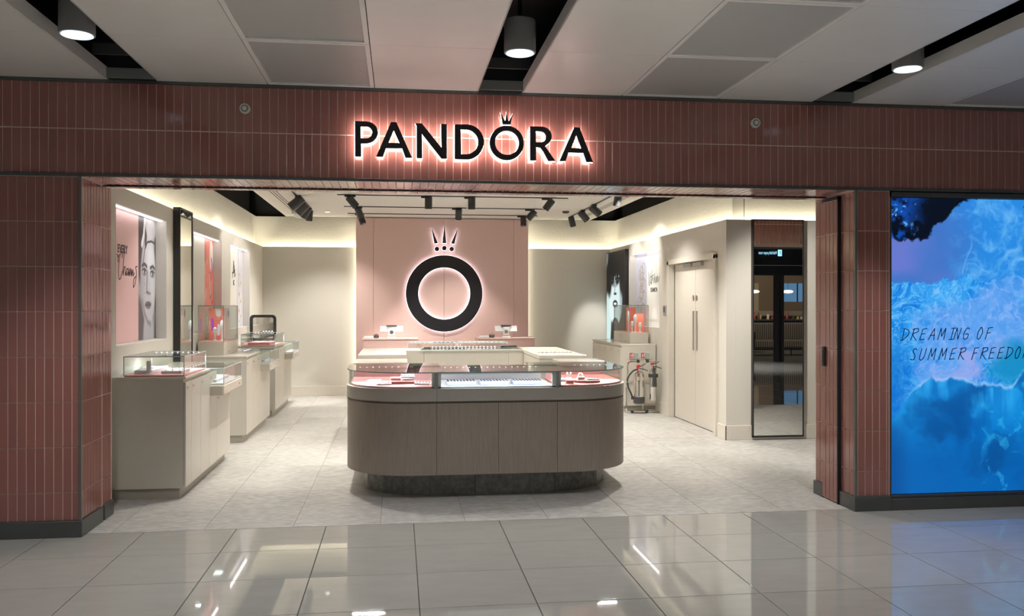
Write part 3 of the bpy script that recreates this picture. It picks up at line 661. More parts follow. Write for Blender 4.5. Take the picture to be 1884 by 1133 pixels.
# baseboards
for nm, lab, a in (('baseboard_back', 'cream skirting along the back wall', (XL, XR, 14.985, YB, 0, 0.165)), ('baseboard_nook', 'cream skirting under the tall mirror wall', (3.685, 7.6, 9.485, 9.5, 0, 0.165)),
                   ('baseboard_right', 'cream skirting between the door and the extinguishers', (3.685, XR, 11.66, 15, 0, 0.165)), ('baseboard_door', 'short cream skirting right of the double door', (3.685, XR, 9.485, 9.74, 0, 0.165)),
                   ('baseboard_left', 'cream skirting along the left wall behind cabinets', (XL, -2.245, 6.76, 14.985, 0, 0.165))):
    o = struct(nm, bx(*a, b=0.003), M_DOOR, lab, 'skirting')
# raft + void
rf = struct('ceiling', bx(-1.85, 3.30, 7.35, 14.78, 3.0, 3.05, b=0.003), M_RAFT, 'white plasterboard ceiling raft floating over the shop', 'ceiling')
MB().box(-2.5, 7.75, 6.75, 15.3, 3.6, 3.65).box(-2.54, -2.5, 6.7, 15.3, 3.03, 3.6).box(7.7, 7.75, 6.7, 9.8, 3.03, 3.6).box(3.83, 7.75, 9.75, 9.8, 3.03, 3.6).box(3.96, 4.0, 9.7, 15.3, 3.03, 3.6).box(-2.5, 4.0, 15.27, 15.31, 3.03, 3.6).build('black_void', M_VOID, rf)
for x in (-1.64, -1.60, -1.56): bx(x - 0.006, x + 0.006, 7.8, 13.95, 2.9985, 3.0).build('air_slot', M_VOID, rf)
for x in (3.02, 3.06, 3.10): bx(x - 0.006, x + 0.006, 7.8, 14.2, 2.9985, 3.0).build('air_slot', M_VOID, rf)
for x, y, wh in ((-0.75, 8.0, 'nearest the entrance on the left'), (2.30, 7.85, 'nearest the entrance on the right'), (-0.75, 9.3, 'second from the entrance on the left'), (2.45, 9.2, 'second from the entrance on the right'), (0.75, 8.6, 'above the rounded counter'), (1.4, 11.1, 'right of two before the nearest cross track'), (2.9, 10.9, 'by the right hand track'), (0.2, 11.0, 'left of two before the nearest cross track'), (-1.1, 13.9, 'in the far left corner of the raft'), (0.8, 9.8, 'above the gap behind the rounded counter')):
    t = thing('recessed_downlight', 'small white recessed downlight ' + wh, 'ceiling light', (x, y, 2.99), 'recessed downlights in the raft')
    MB().lathe((x, y, 2.99), [(0.045, 0.0), (0.05, 0.002), (0.052, 0.01), (0.03, 0.01)], 20).build('trim_ring', M_WHITE, t)
    MB().lathe((x, y, 2.99), [(0.036, -0.001), (0.034, -0.002), (0.002, -0.002)], 20).build('lamp', emit('raft_lamp', (1, 0.97, 0.9), 4), t)
    if y < 10:
        spot('downlight_beam', (x, y, 2.975), (0, 0, -1), 36 * KS, NEUT, 105, 0.8, 0.03)
        if abs(x - 0.75) > 0.5: spot('downlight_beam', (x, y, 2.975), (0.04 if x > 0 else -0.02, 0, -1), 15 * KS, NEUT, 30, 0.6, 0.03)
    else: spot('downlight_beam', (x, y, 2.975), (0, 0, -1), 45 * KS, NEUT, 110, 0.7, 0.03)
for x, y in ((1.05, 12.9), (2.6, 13.4)):
    t = tag(MB().lathe((x, y, 2.965), [(0.01, 0), (0.04, 0.004), (0.055, 0.02), (0.055, 0.035)], 24).build('smoke_detector', M_DKGREY if x > 2 else M_WHITE, smooth=True),
            'dark dome smoke detector beside the right hand track' if x > 2 else 'white smoke detector in the middle of the raft', 'detector')

# ------------------------------------------------------------------ double door
d = thing('door_1', 'cream flush double door with slim pull plates', 'door', (XR, 10.7, 0), kind='structure')
for a in ((3.672, XR + 0.06, 9.80 - 0.03, 9.845, 0, 2.135), (3.672, XR + 0.06, 11.555, 11.63, 0, 2.135), (3.672, XR + 0.06, 9.77, 11.63, 2.085, 2.155)): bx(*a, b=0.003).build('frame', M_DOOR, d)
for y0, y1, s in ((9.845, 10.717, 1), (10.723, 11.555, -1)):
    lf = bx(3.765, 3.80, y0, y1, 0.008, 2.083, b=0.002).build('leaf', M_DOOR, d)
    hy = 10.717 - 0.05 if s > 0 else 10.723 + 0.07
    bx(3.759, 3.765, hy - 0.028, hy + 0.028, 0.96, 1.46, b=0.001).build('pull_plate', M_STEEL, lf)
    MB().cyl((3.765, hy, 1.625), (3.759, hy, 1.625), 0.036, n=24).build('push_disc', M_STEEL, lf)
    cy0 = 10.42 if s > 0 else 10.80
    bx(3.725, 3.765, cy0, cy0 + 0.30, 2.03, 2.078, b=0.004).build('door_closer', mat('closer_grey', (0.42, 0.42, 0.40), 0.35, 0.6), lf)
t = thing('card_reader', 'small grey card reader on the wall left of the double door', 'reader', (XR, 11.75, 1.38))
bx(3.672, XR, 11.69, 11.80, 1.385, 1.53, b=0.006).build('body', mat('reader_grey', (0.30, 0.31, 0.32), 0.4), t)
bx(3.669, 3.672, 11.705, 11.785, 1.43, 1.51).build('keypad', M_DKGREY, t)

# ------------------------------------------------------------------ mirrors
t = thing('tall_mirror', 'tall thin framed mirror on the cream wall right of the double door', 'mirror', (4.3, 9.48, 0))
bx(4.0, 4.605, 9.463, 9.5, 0.035, 2.51, b=0.002).build('backing', M_BLACK, t)
bx(4.0125, 4.597, 9.459, 9.463, 0.05, 2.50).build('mirror_glass', M_MIRROR, t)
for a in ((3.996, 4.010, 9.452, 9.5, 0.03, 2.514), (4.599, 4.609, 9.452, 9.5, 0.03, 2.514), (3.996, 4.609, 9.452, 9.5, 2.502, 2.514), (3.996, 4.609, 9.452, 9.5, 0.03, 0.045)): bx(*a).build('frame_edge', M_BLACK, t)
t = thing('side_mirror', 'tall black framed mirror fixed edge-on along the left wall', 'mirror', (-2.22, 9.45, 0))
bx(-2.26, -2.200, 9.165, 9.71, 0, 2.53, b=0.002).build('frame_box', M_BLACK, t)
bx(-2.2, -2.1965, 9.18, 9.70, 0.02, 2.47).build('mirror_glass', M_MIRROR, t)
for a in ((-2.2, -2.19, 9.165, 9.18, 0, 2.53), (-2.2, -2.19, 9.70, 9.712, 0, 2.53), (-2.2, -2.19, 9.165, 9.712, 2.44, 2.452), (-2.2, -2.19, 9.165, 9.712, 2.518, 2.53)): bx(*a).build('frame_edge', M_BLACK, t)
bx(-2.2, -2.1975, 9.18, 9.70, 2.452, 2.518).build('top_mirror_strip', M_MIRROR, t)

# ------------------------------------------------------------------ niches with posters
def niche(x_wall, x_back, y0, y1, z0, z1, label):
    s = 1 if x_wall > x_back else -1
    t = thing('poster_niche', label, 'niche', (x_back, (y0 + y1) / 2, z0), kind='structure')
    g = 0.004; xo = x_wall + s * 0.002
    for a in ((min(xo, x_back), max(xo, x_back), y0, y0 + g, z0, z1), (min(xo, x_back), max(xo, x_back), y1 - g, y1, z0, z1),
              (min(xo, x_back), max(xo, x_back), y0, y1, z0, z0 + g), (min(xo, x_back), max(xo, x_back), y0, y1, z1 - g, z1)): bx(*a).build('lining', M_NICHE, t)
    xb0, xb1 = (x_back - 0.02, x_back) if s > 0 else (x_back, x_back + 0.02)
    bx(xb0, xb1, y0, y1, z0, z1).build('back_panel', M_NICHE, t)
    xs = x_wall - s * 0.045
    bx(xs - 0.014, xs + 0.014, y0 + 0.03, y1 - 0.03, z1 - 0.012, z1 - 0.005).build('led_strip', M_LEDN, t)
    return t
n1 = niche(XL, -2.362, *NL[0], NZ0, NZ1, 'lit wall niche nearest the entrance with the pink face poster')
n2 = niche(XL, -2.362, *NL[1], NZ0, NZ1, 'lit wall niche behind the tall glass case on the left wall')
n3 = niche(XL, -2.362, *NL[2], NZ0, NZ1, 'lit wall niche furthest back on the left wall')
n4 = niche(XR, 3.80, 12.05, 13.64, NZ0, 2.35, 'lit wall niche on the right wall beside the portrait')
def face1(u, v):
    # u 0..1.54 along the wall, v 0..1.15 up: pink field, grey portrait from u=0.96
    img = np.zeros(u.shape + (3,)) + (232, 190, 190)
    U = (u - 0.97) / 0.57; V = v / 1.15
    g = np.zeros(u.shape + (3,)) + (168, 168, 176)
    g = blend(g, (214, 214, 220), sst(0.3, 1.0, V) * 0.7)
    g = blend(g, (74, 72, 80), ell(U, V, 0.14, 0.76, 0.24, 0.30, 0.3)); g = blend(g, (74, 72, 80), ell(U, V, 1.0, 0.55, 0.12, 0.34, 0.4))
    g = blend(g, (96, 94, 102), ell(U, V, 0.02, 0.14, 0.30, 0.2, 0.4)); g = blend(g, (64, 62, 68), sst(0.86, 1.0, U) * sst(0.3, 0.05, V))
    g = blend(g, (196, 196, 204), ell(U, V, 0.58, 0.05, 0.30, 0.18, 0.3))
    fm = ell(U, V, 0.56, 0.49, 0.44, 0.375, 0.10); g = blend(g, (214, 214, 222), fm)
    g = blend(g, (180, 180, 190), fm * sst(0.45, 0.12, U)); g = blend(g, (236, 236, 242), ell(U, V, 0.70, 0.66, 0.22, 0.14, 1.0) * 0.9)
    g = blend(g, (232, 232, 238), ell(U, V, 0.80, 0.42, 0.14, 0.12, 1.0) * 0.8)
    for p, w in (([(0.30, 0.95), (0.42, 0.85), (0.40, 0.78)], 0.05), ([(0.95, 0.80), (0.75, 0.815), (0.5, 0.80), (0.36, 0.74), (0.24, 0.60)], 0.014)): g = blend(g, (70, 68, 76), line(U, V * 1.6, [(a, b * 1.6) for a, b in p], w))
    g = blend(g, (240, 240, 246), line(U, V * 1.6, [(0.36, 1.58), (0.30, 1.36), (0.20, 1.24)], 0.05)); g = blend(g, (226, 226, 232), ell(U, V, 0.74, 0.91, 0.30, 0.08, 0.4))
    for ex, ey, s in ((0.33, 0.555, 1), (0.80, 0.545, 1)):
        g = blend(g, (110, 108, 116), ell(U, V, ex, ey, 0.125, 0.030, 0.7)); g = blend(g, (235, 235, 240), ell(U, V, ex, ey - 0.003, 0.095, 0.017, 0.4))
        g = blend(g, (40, 38, 44), ell(U, V, ex + 0.01, ey - 0.002, 0.04, 0.018, 0.4)); g = blend(g, (50, 48, 54), line(U, V * 1.6, [(ex - 0.11, (ey + 0.012) * 1.6), (ex, (ey + 0.022) * 1.6), (ex + 0.11, (ey + 0.008) * 1.6)], 0.012))
        g = blend(g, (86, 84, 92), line(U, V * 1.6, [(ex - 0.13, (ey + 0.045) * 1.6), (ex + 0.02, (ey + 0.062) * 1.6), (ex + 0.14, (ey + 0.042) * 1.6)], 0.022))
    g = blend(g, (150, 148, 158), line(U, V * 1.6, [(0.50, 0.88), (0.47, 0.72), (0.46, 0.63)], 0.03, 1.6)); g = blend(g, (84, 82, 90), ell(U, V, 0.52, 0.386, 0.05, 0.010, 0.6)); g = blend(g, (150, 148, 158), ell(U, V, 0.60, 0.378, 0.10, 0.012, 1.0))
    g = blend(g, (108, 104, 114), ell(U, V, 0.55, 0.290, 0.17, 0.022, 0.5)); g = blend(g, (132, 128, 138), ell(U, V, 0.55, 0.268, 0.14, 0.018, 0.5)); g = blend(g, (58, 56, 62), line(U, V * 1.6, [(0.38, 0.448), (0.55, 0.452), (0.71, 0.446)], 0.008))
    g = blend(g, (150, 148, 156), line(U, V * 1.6, [(0.22, 0.50), (0.34, 0.34), (0.52, 0.225), (0.68, 0.20)], 0.03, 1.8))
    sp = (vnoise(U * 55, V * 110, 3) > 0.80) & (np.abs(U - 0.34 + 0.1 * (V - 0.4)) < 0.05) & (V > 0.22) & (V < 0.6); g = blend(g, (60, 58, 66), sp * 0.7)
    g = np.clip((g - 128) * 1.15 + 112, 0, 255)
    return np.where((u > 0.97)[..., None], g, img)
picture('poster_print', (-2.3595, 7.365, NZ0 + 0.01), (0, 1.54, 0), (0, 0, 1.145), 240, 180, face1, M_PRINT, n1)
ROTL, ROTR = (R(90), 0, R(90)), (R(90), 0, R(-90))
text('slogan_text', 'EVERY', 0.10, (-2.3585, 7.735, 1.99), ROTL, M_INK, n1, sx=0.98)
text('slogan_text', 'Y', 0.10, (-2.3585, 7.72, 1.905), ROTL, M_INK, n1, sx=1.1)
charms = [[(0.085, 0.15), (0.075, 0.20), (0.035, 0.17), (0.0, 0.06), (0.005, -0.03), (0.045, -0.03), (0.085, 0.03)], [(0.14, 0.2), (0.11, 0.1), (0.105, 0.0), (0.13, 0.06), (0.155, 0.07), (0.155, 0.0), (0.18, 0.03)],
          [(0.22, 0.06), (0.19, 0.05), (0.19, 0.0), (0.22, 0.03), (0.225, 0.06), (0.23, 0.0), (0.25, 0.04), (0.255, 0.06), (0.26, 0.0), (0.28, 0.05), (0.29, 0.06), (0.295, 0.0), (0.32, 0.055), (0.325, 0.0), (0.35, 0.055), (0.36, 0.0), (0.38, 0.03)],
          [(0.46, 0.09), (0.42, 0.08), (0.44, 0.03), (0.41, -0.06), (0.36, -0.10), (0.37, -0.03), (0.43, 0.0)]]
ribbon([smooth(s, 5) for s in charms], 0.010, frame_fn((-2.359, 7.765, 1.80), (0, 1.15, 0), (0, 0, 1.0)), (1, 0, 0), 'script_text', M_INK, n1)
def coral(u, v):
    img = np.zeros(u.shape + (3,)) + (240, 240, 232)
    m = (u > 1.02) & (u < 1.54)
    w = fbm(u * 4, v * 4, 4, 3)
    a = np.zeros(u.shape + (3,)) + (246, 140, 124); a = blend(a, (250, 205, 196), sst(0.5, 0.62, w)); a = blend(a, (230, 70, 66), sst(0.55, 0.7, fbm(u * 7, v * 3, 3, 5)))
    a = blend(a, (250, 236, 228), ell(u, v, 1.4, 0.95, 0.10, 0.2, 0.3)); a = blend(a, (96, 120, 190), line(u, v, [(1.42, 0.9), (1.46, 0.75)], 0.025)); a = blend(a, (110, 130, 160), line(u, v, [(1.30, 0.72), (1.36, 0.42)], 0.028)); a = blend(a, (226, 236, 236), line(u, v, [(1.305, 0.70), (1.355, 0.46)], 0.016))
    a = blend(a, (222, 60, 60), line(u, v, [(1.44, 0.35), (1.40, 0.1)], 0.035)); a = blend(a, (250, 240, 235), line(u, v, [(1.44, 0.33), (1.41, 0.14)], 0.01)); a = blend(a, (120, 140, 170), ell(u, v, 1.16, 0.12, 0.08, 0.1, 0.3)); a = blend(a, (250, 235, 230), ell(u, v, 1.16, 0.12, 0.05, 0.07, 0.3))
    return np.where(m[..., None], a, img)
picture('poster_print', (-2.3595, 10.055, NZ0 + 0.01), (0, 1.54, 0), (0, 0, 1.145), 190, 140, coral, M_PRINT, n2)
def rings_gold(u, v):
    img = np.zeros(u.shape + (3,)) + (238, 236, 226); m = (u > 1.0)
    a = np.zeros(u.shape + (3,)) + (214, 214, 224); a = blend(a, (236, 236, 242), sst(0.4, 0.7, fbm(u * 3, v * 1.2, 3, 8)))
    for cx, cy, rx, ry, t_ in ((1.26, 0.62, 0.09, 0.16, 0.05), (1.36, 0.52, 0.10, 0.15, 0.05), (1.22, 0.36, 0.10, 0.14, 0.05), (1.34, 0.26, 0.11, 0.12, 0.06), (1.24, 0.16, 0.09, 0.09, 0.06)):
        r = np.sqrt(((u - cx) / rx) ** 2 + ((v - cy) / ry) ** 2); a = blend(a, (168, 140, 92), np.clip(1 - np.abs(r - 1) / 0.14, 0, 1)); a = blend(a, (226, 206, 160), np.clip(1 - np.abs(r - 1.03) / 0.05, 0, 1))
    a = blend(a, (130, 120, 110), line(u, v, [(1.17, 1.15), (1.2, 0.8), (1.22, 0.6)], 0.012))
    return np.where(m[..., None], a, img)
picture('poster_print', (-2.3595, 12.175, NZ0 + 0.01), (0, 1.55, 0), (0, 0, 1.145), 170, 130, rings_gold, M_PRINT, n3)
ribbon([smooth([(0, 0), (0.05, 0.12), (0.09, 0.3), (0.1, 0.12), (0.14, 0.1), (0.15, 0.22), (0.17, 0.02), (0.22, 0.08)], 5), smooth([(-0.02, 0.08), (0.1, 0.1), (0.2, 0.14)], 4)], 0.02, frame_fn((-2.358, 12.88, 1.93), (0, 1, 0), (0, 0, 0.8)), (1, 0, 0), 'script_text', M_INK, n3)
text('slogan_text', 'K', 0.11, (-2.3585, 12.93, 1.82), ROTL, M_INK, n3, sx=1.6)
def rings_silver(u, v):   # viewed facing +X: u=0 at the far end
    img = np.zeros(u.shape + (3,)) + (240, 240, 234); m = (u < 0.62)
    a = np.zeros(u.shape + (3,)) + (196, 198, 216)
    for i in range(22):
        an = i * 0.9; cx = 0.35 + 0.15 * math.cos(an) * ((i % 5) / 5 + 0.3); cy = 0.56 + (i / 22 - 0.5) * 0.72; rx = 0.07 + 0.03 * math.sin(i * 2.1)
        r = np.sqrt(((u - cx) / rx) ** 2 + ((v - cy) / (rx * 1.1)) ** 2); c1 = (108, 96, 96) if i % 2 else (140, 112, 92)
        a = blend(a, c1, np.clip(1 - np.abs(r - 1) / 0.18, 0, 1) * 0.9); a = blend(a, (236, 232, 232), np.clip(1 - np.abs(r - 0.95) / 0.08, 0, 1) * 0.8)
    return np.where(m[..., None], a, img)
picture('poster_print', (3.7975, 13.635, NZ0 + 0.01), (0, -1.58, 0), (0, 0, 1.13), 190, 140, rings_silver, M_PRINT, n4)
urb = [[(0.0, 0.2), (0.02, 0.02), (0.07, 0.0), (0.10, 0.18), (0.10, 0.05), (0.14, 0.02)], [(0.2, 0.22), (0.16, 0.0), (0.22, 0.1), (0.24, 0.06)], [(0.12, 0.11), (0.28, 0.14)],
       [(0.34, 0.16), (0.28, 0.02), (0.33, 0.1), (0.36, 0.02), (0.42, 0.11), (0.44, 0.02), (0.5, 0.12), (0.52, 0.03), (0.58, 0.1)]]
ribbon([smooth(s, 5) for s in urb], 0.011, frame_fn((3.796, 12.93, 1.845), (0, -0.95, 0), (0, 0, 1)), (-1, 0, 0), 'script_text', M_INK, n4)
text('slogan_text', 'DIAMON', 0.095, (3.7965, 12.82, 1.73), ROTR, M_INK, n4, sx=0.9)
# portrait lightbox
t = thing('portrait_lightbox', 'tall black and white backlit portrait of a dark haired face in the back right corner', 'poster', (3.68, 14.3, 0.94))
bx(3.635, 3.6995, 13.72, 14.97, 0.93, 2.44, b=0.002).build('case', M_BLACK, t)
def face2(u, v):
    U = u / 1.24; V = v / 1.49
    img = np.zeros(u.shape + (3,)) + (18, 20, 22)
    img = blend(img, (150, 160, 160), sst(0.24, 0.0, U + 0.25 * (V - 0.85)) * sst(0.72, 0.92, V))
    img = blend(img, (206, 232, 230), ell(U, V, 0.10, 0.22, 0.17, 0.34, 0.2))
    fm = ell(U, V, 0.50, 0.47, 0.37, 0.32, 0.12); img = blend(img, (222, 240, 240), fm)
    img = blend(img, (150, 172, 174), fm * sst(0.66, 0.86, U)); img = blend(img, (238, 250, 250), ell(U, V, 0.42, 0.70, 0.13, 0.08, 0.8))
    img = blend(img, (22, 22, 24), sst(0.46, 0.56, fbm(U * 8 + 2, V * 9, 4, 33)) * ell(U, V, 0.46, 0.82, 0.50, 0.2, 0.3)); img = blend(img, (20, 20, 22), ell(U, V, 0.16, 0.72, 0.14, 0.22, 0.4)); img = blend(img, (20, 20, 22), ell(U, V, 0.84, 0.78, 0.14, 0.26, 0.4))
    for p in ([(0.32, 0.95), (0.30, 0.80), (0.38, 0.70)], [(0.48, 0.96), (0.50, 0.82), (0.42, 0.72)], [(0.62, 0.92), (0.66, 0.76), (0.60, 0.66)]): img = blend(img, (14, 14, 16), line(U, V, p, 0.028))
    for ex, ey in ((0.33, 0.655), (0.62, 0.66)):
        img = blend(img, (60, 66, 70), ell(U, V, ex, ey + 0.01, 0.10, 0.032, 0.8)); img = blend(img, (8, 8, 10), ell(U, V, ex, ey, 0.055, 0.014, 0.5)); img = blend(img, (20, 22, 24), line(U, V, [(ex - 0.10, ey + 0.03), (ex + 0.02, ey + 0.045), (ex + 0.11, ey + 0.03)], 0.010))
    img = blend(img, (130, 150, 152), line(U, V, [(0.50, 0.66), (0.47, 0.58), (0.46, 0.53)], 0.016, 1.4)); img = blend(img, (40, 44, 46), ell(U, V, 0.49, 0.525, 0.075, 0.013, 0.6))
    img = blend(img, (16, 16, 18), ell(U, V, 0.49, 0.41, 0.125, 0.042, 0.3)); img = blend(img, (240, 248, 248), ell(U, V, 0.49, 0.412, 0.085, 0.014, 0.4)); img = blend(img, (80, 88, 90), ell(U, V, 0.49, 0.385, 0.075, 0.012, 0.5))
    img = blend(img, (10, 10, 12), ell(U, V, 0.50, 0.05, 0.24, 0.20, 0.15)); img = blend(img, (120, 130, 132), line(U, V, [(0.60, 0.0), (0.52, 0.12)], 0.02, 1.2)); img = blend(img, (14, 14, 16), sst(0.86, 0.90, U))
    return img
picture('portrait_print', (3.6335, 14.96, 0.94), (0, -1.23, 0), (0, 0, 1.49), 150, 190, face2, M_LBOX, t)

# ------------------------------------------------------------------ pink feature wall with backlit ring and crown
fw = thing('trim_1', 'pink panelled feature wall behind the tills', 'wall', (0.75, 14.75, 0), kind='structure')
for a, b_ in ((-0.70, -0.416), (-0.412, 0.762), (0.766, 1.946), (1.950, 2.20)): bx(a, b_, 14.70, 14.80, 0, 2.985, b=0.002).build('panel', M_PINK, fw)
bx(-0.66, 2.16, 14.80, 14.995, 0, 2.99).build('core', M_CREAM, fw)
rg = thing('wall_ring', 'large black backlit ring on the pink feature wall', 'logo', (0.765, 14.66, 1.08))
filled([cir(0.765, 1.725, 0.643, 80), cir(0.765, 1.725, 0.435, 64)], 14.625, 14.650, 'ring_face', M_BLACK2, rg)
filled([cir(0.765, 1.725, 0.6465, 80), cir(0.765, 1.725, 0.4315, 64)], 14.650, 14.657, 'halo_backing', M_HALO2, rg)
for q in range(8):
    a = q * math.pi / 4; MB().cyl((0.765 + 0.54 * math.cos(a), 14.657, 1.725 + 0.54 * math.sin(a)), (0.765 + 0.54 * math.cos(a), 14.7, 1.725 + 0.54 * math.sin(a)), 0.008, n=8).build('standoff', M_STEEL, rg)
cw = thing('crown_emblem', 'black backlit crown of three spikes and three discs above the ring', 'logo', (0.765, 14.66, 2.43))
for lp in ([(0.545, 2.835), (0.597, 2.56), (0.660, 2.568)], [(0.765, 2.878), (0.731, 2.57), (0.800, 2.57)], [(0.992, 2.830), (0.875, 2.568), (0.937, 2.556)]):
    filled([lp], 14.625, 14.650, 'spike', M_BLACK2, cw); filled([offset_loop(lp, 0.0035)], 14.650, 14.657, 'halo_backing', M_HALO2, cw)
for x, z in ((0.641, 2.472), (0.765, 2.487), (0.888, 2.472)):
    filled([cir(x, z, 0.039, 28)], 14.625, 14.650, 'disc', M_BLACK2, cw); filled([cir(x, z, 0.0425, 28)], 14.650, 14.657, 'halo_backing', M_HALO2, cw)

# ------------------------------------------------------------------ track lights
def track(p0, p1, label):
    (x0, y0), (x1, y1) = p0, p1; h = 0.012
    o = bx(min(x0, x1) - h, max(x0, x1) + h, min(y0, y1) - h, max(y0, y1) + h, 2.988, 3.0, b=0.002).build('lighting_track', M_BLACK)
    tag(o, label, 'track', 'black lighting tracks on the raft')
track((-0.79, 11.70), (2.29, 11.70), 'black lighting track across the raft, nearest the entrance')
track((-0.79, 13.10), (2.24, 13.10), 'black lighting track across the raft, second from the entrance')
track((-0.79, 14.10), (2.25, 14.10), 'black lighting track across the raft, closest to the pink wall')
track((2.83, 7.8), (2.83, 14.25), 'black lighting track running front to back on the right of the raft')
track((-1.35, 7.8), (-1.35, 14.05), 'black lighting track running front to back on the left of the raft')
def spotlight(x, y, aim, label, along='x', energy=60, ang=38, col=NEUT, beam=True, scale=1.0):
    t = thing('track_spotlight', label, 'spotlight', (x, y, 2.975), 'black track spotlights')
    if along == 'x': bx(x - 0.10, x + 0.045, y - 0.016, y + 0.016, 2.966, 2.988, b=0.002).build('adapter', M_BLACK, t)
    else: bx(x - 0.016, x + 0.016, y - 0.045, y + 0.10, 2.966, 2.988, b=0.002).build('adapter', M_BLACK, t)
    MB().cyl((x, y, 2.968), (x, y, 2.925), 0.008, n=8).build('stem', M_BLACK, t)
    a = Vector(aim).normalized(); c = Vector((x, y, 2.905)); r = 0.05 * scale; L = 0.082 * scale
    p0, p1 = c - a * L, c + a * L
    q = a.to_track_quat('Z', 'Y'); rings = []
    for d_, rr in ((-L, r * 0.86), (-L + 0.01, r), (L, r), (L, r * 0.86), (L - 0.025, r * 0.8)):
        rings.append([c + a * d_ + q @ Vector((rr * math.cos(k * math.pi / 12), rr * math.sin(k * math.pi / 12), 0)) for k in range(24)])
    MB().rings(rings).build('head', M_BLACK, t, smooth=True)
    MB().cyl(c + a * (L - 0.024), c + a * (L - 0.020), r * 0.78, n=20).build('lens', emit('spot_lens', (1, 0.95, 0.85), 10), t)
    if beam: spot('spot_beam', c + a * (L + 0.005), a, energy * KS, col, ang, 0.6, 0.03)
FLOORW = 75
spotlight(-0.607, 11.7, (0.6, 0.30, -0.7), 'black track spotlight at the left end of the nearest cross track', energy=60)
spotlight(0.40, 11.7, (0, 0.12, -1), 'black track spotlight hanging straight down, second from left on the nearest cross track', energy=50)
spotlight(0.98, 11.7, (0, 0.12, -1), 'black track spotlight hanging straight down, third from left on the nearest cross track', energy=50)
spotlight(2.037, 11.7, (-0.55, 0.30, -0.75), 'black track spotlight at the right end of the nearest cross track', energy=60)
spotlight(-0.576, 13.1, (0.34, 0.35, -0.85), 'black tilted track spotlight at the left end of the second cross track', energy=30, ang=60)
spotlight(0.90, 13.1, (0, 0.5, -0.9), 'black track spotlight in the middle of the second cross track', energy=30, ang=70)
spotlight(2.012, 13.1, (-0.55, 0.25, -0.65), 'black tilted track spotlight at the right end of the second cross track', energy=70)
spotlight(-0.586, 14.1, (0.38, -0.1, -0.9), 'black tilted track spotlight at the left end of the track by the pink wall', energy=30)
spotlight(2.03, 14.1, (0, -0.1, -1), 'black track spotlight hanging straight down right of the pink wall', energy=40)
spotlight(2.83, 14.05, (0.3, 0.3, -0.9), 'black track spotlight at the far end of the right hand track', 'y', 45)
spotlight(2.83, 13.15, (0.6, 0.1, -0.7), 'black track spotlight second from the far end of the right hand track', 'y', 13, 70, scale=1.1)
spotlight(2.83, 12.35, (0.75, 0.1, -0.6), 'black track spotlight third from the far end of the right hand track', 'y', 13, 70, scale=1.1)
spotlight(2.83, 11.05, (-0.12, 0.1, -0.9), 'black track spotlight partly hidden by the soffit on the right hand track', 'y', 30, 60)
spotlight(2.83, 8.2, (0.75, 0.15, -0.7), 'black track spotlight over the tall mirror nook', 'y', 62, 90)
spotlight(-1.35, 11.9, (-0.75, 0.1, -0.6), 'black track spotlight nearest the entrance on the left hand track', 'y', 8, 75, scale=1.25)
spotlight(-1.35, 12.65, (-0.7, 0.2, -0.7), 'black track spotlight second in the left hand cluster', 'y', 8, 75, scale=1.15)
spotlight(-1.35, 13.1, (-0.5, 0.3, -0.8), 'black track spotlight third in the left hand cluster', 'y', 8, 75, scale=1.1)
spotlight(-1.35, 13.6, (-0.1, 0.2, -0.95), 'black track spotlight at the far end of the left hand cluster', 'y', 55)
spotlight(-1.35, 8.6, (-0.4, 0.0, -0.9), 'black track spotlight above the first cream cabinet', 'y', 12, 80)
spotlight(-1.35, 10.0, (0.15, -0.2, -0.95), 'black track spotlight above the aisle between counter and cabinets', 'y', 26, 80)
t = thing('emergency_light', 'white emergency light fixed to the back left corner of the raft', 'light', (-1.55, 13.98, 2.9))
MB().lathe((-1.55, 13.98, 2.90), [(0.03, 0), (0.07, 0.01), (0.085, 0.04), (0.085, 0.06)], 24).build('lens', M_WHITE, t, smooth=True)
bx(-1.66, -1.44, 13.93, 14.03, 2.955, 3.0, b=0.005).build('base', M_WHITE, t)

# ================================================================== MAIN ROUNDED COUNTER
CX0, CX1, CYF, CYS = -0.425, 1.935, 6.87, 7.42
def outline(off, yb_l, yb_r, inner=None):
    """U-shaped plan: outer loop inset by off; inner = depth of the band"""
    r = 0.555 - off; x0, x1, yf = CX0 + off, CX1 - off, CYF + off; pts = [(x0, yb_l)]
    n = 12
    for i in range(n + 1): a = math.pi + math.pi / 2 * i / n; pts.append((x0 + r + r * math.cos(a), yf + r + r * math.sin(a)))
    for i in range(n + 1): a = 1.5 * math.pi + math.pi / 2 * i / n; pts.append((x1 - r + r * math.cos(a), yf + r + r * math.sin(a)))
    pts.append((x1, yb_r)); return pts
def band(mb, off_o, off_i, z0, z1, yl=8.55, yr=8.35, sub=None):
    o = outline(off_o, yl, yr); i_ = outline(off_i, yl, yr)
    if sub: o, i_ = o[sub[0]:sub[1]], i_[sub[0]:sub[1]]
    n = len(o); vs = [(x, y, z0) for x, y in o] + [(x, y, z1) for x, y in o] + [(x, y, z0) for x, y in i_] + [(x, y, z1) for x, y in i_]; fs = []
    for k in range(n - 1):
        fs += [(k, k + 1, n + k + 1, n + k), (2 * n + k, 3 * n + k, 3 * n + k + 1, 2 * n + k + 1), (n + k, n + k + 1, 3 * n + k + 1, 3 * n + k), (k, 2 * n + k, 2 * n + k + 1, k + 1)]
    fs += [(0, n, 3 * n, 2 * n), (n - 1, 3 * n - 1, 4 * n - 1, 2 * n - 1)]
    return mb.add(vs, fs)
mc = thing('display_counter', 'large rounded pale wood jewellery counter with glass top in the middle of the entrance', 'counter', (0.755, 7.5, 0))
ol = outline(0, 8.55, 8.35)
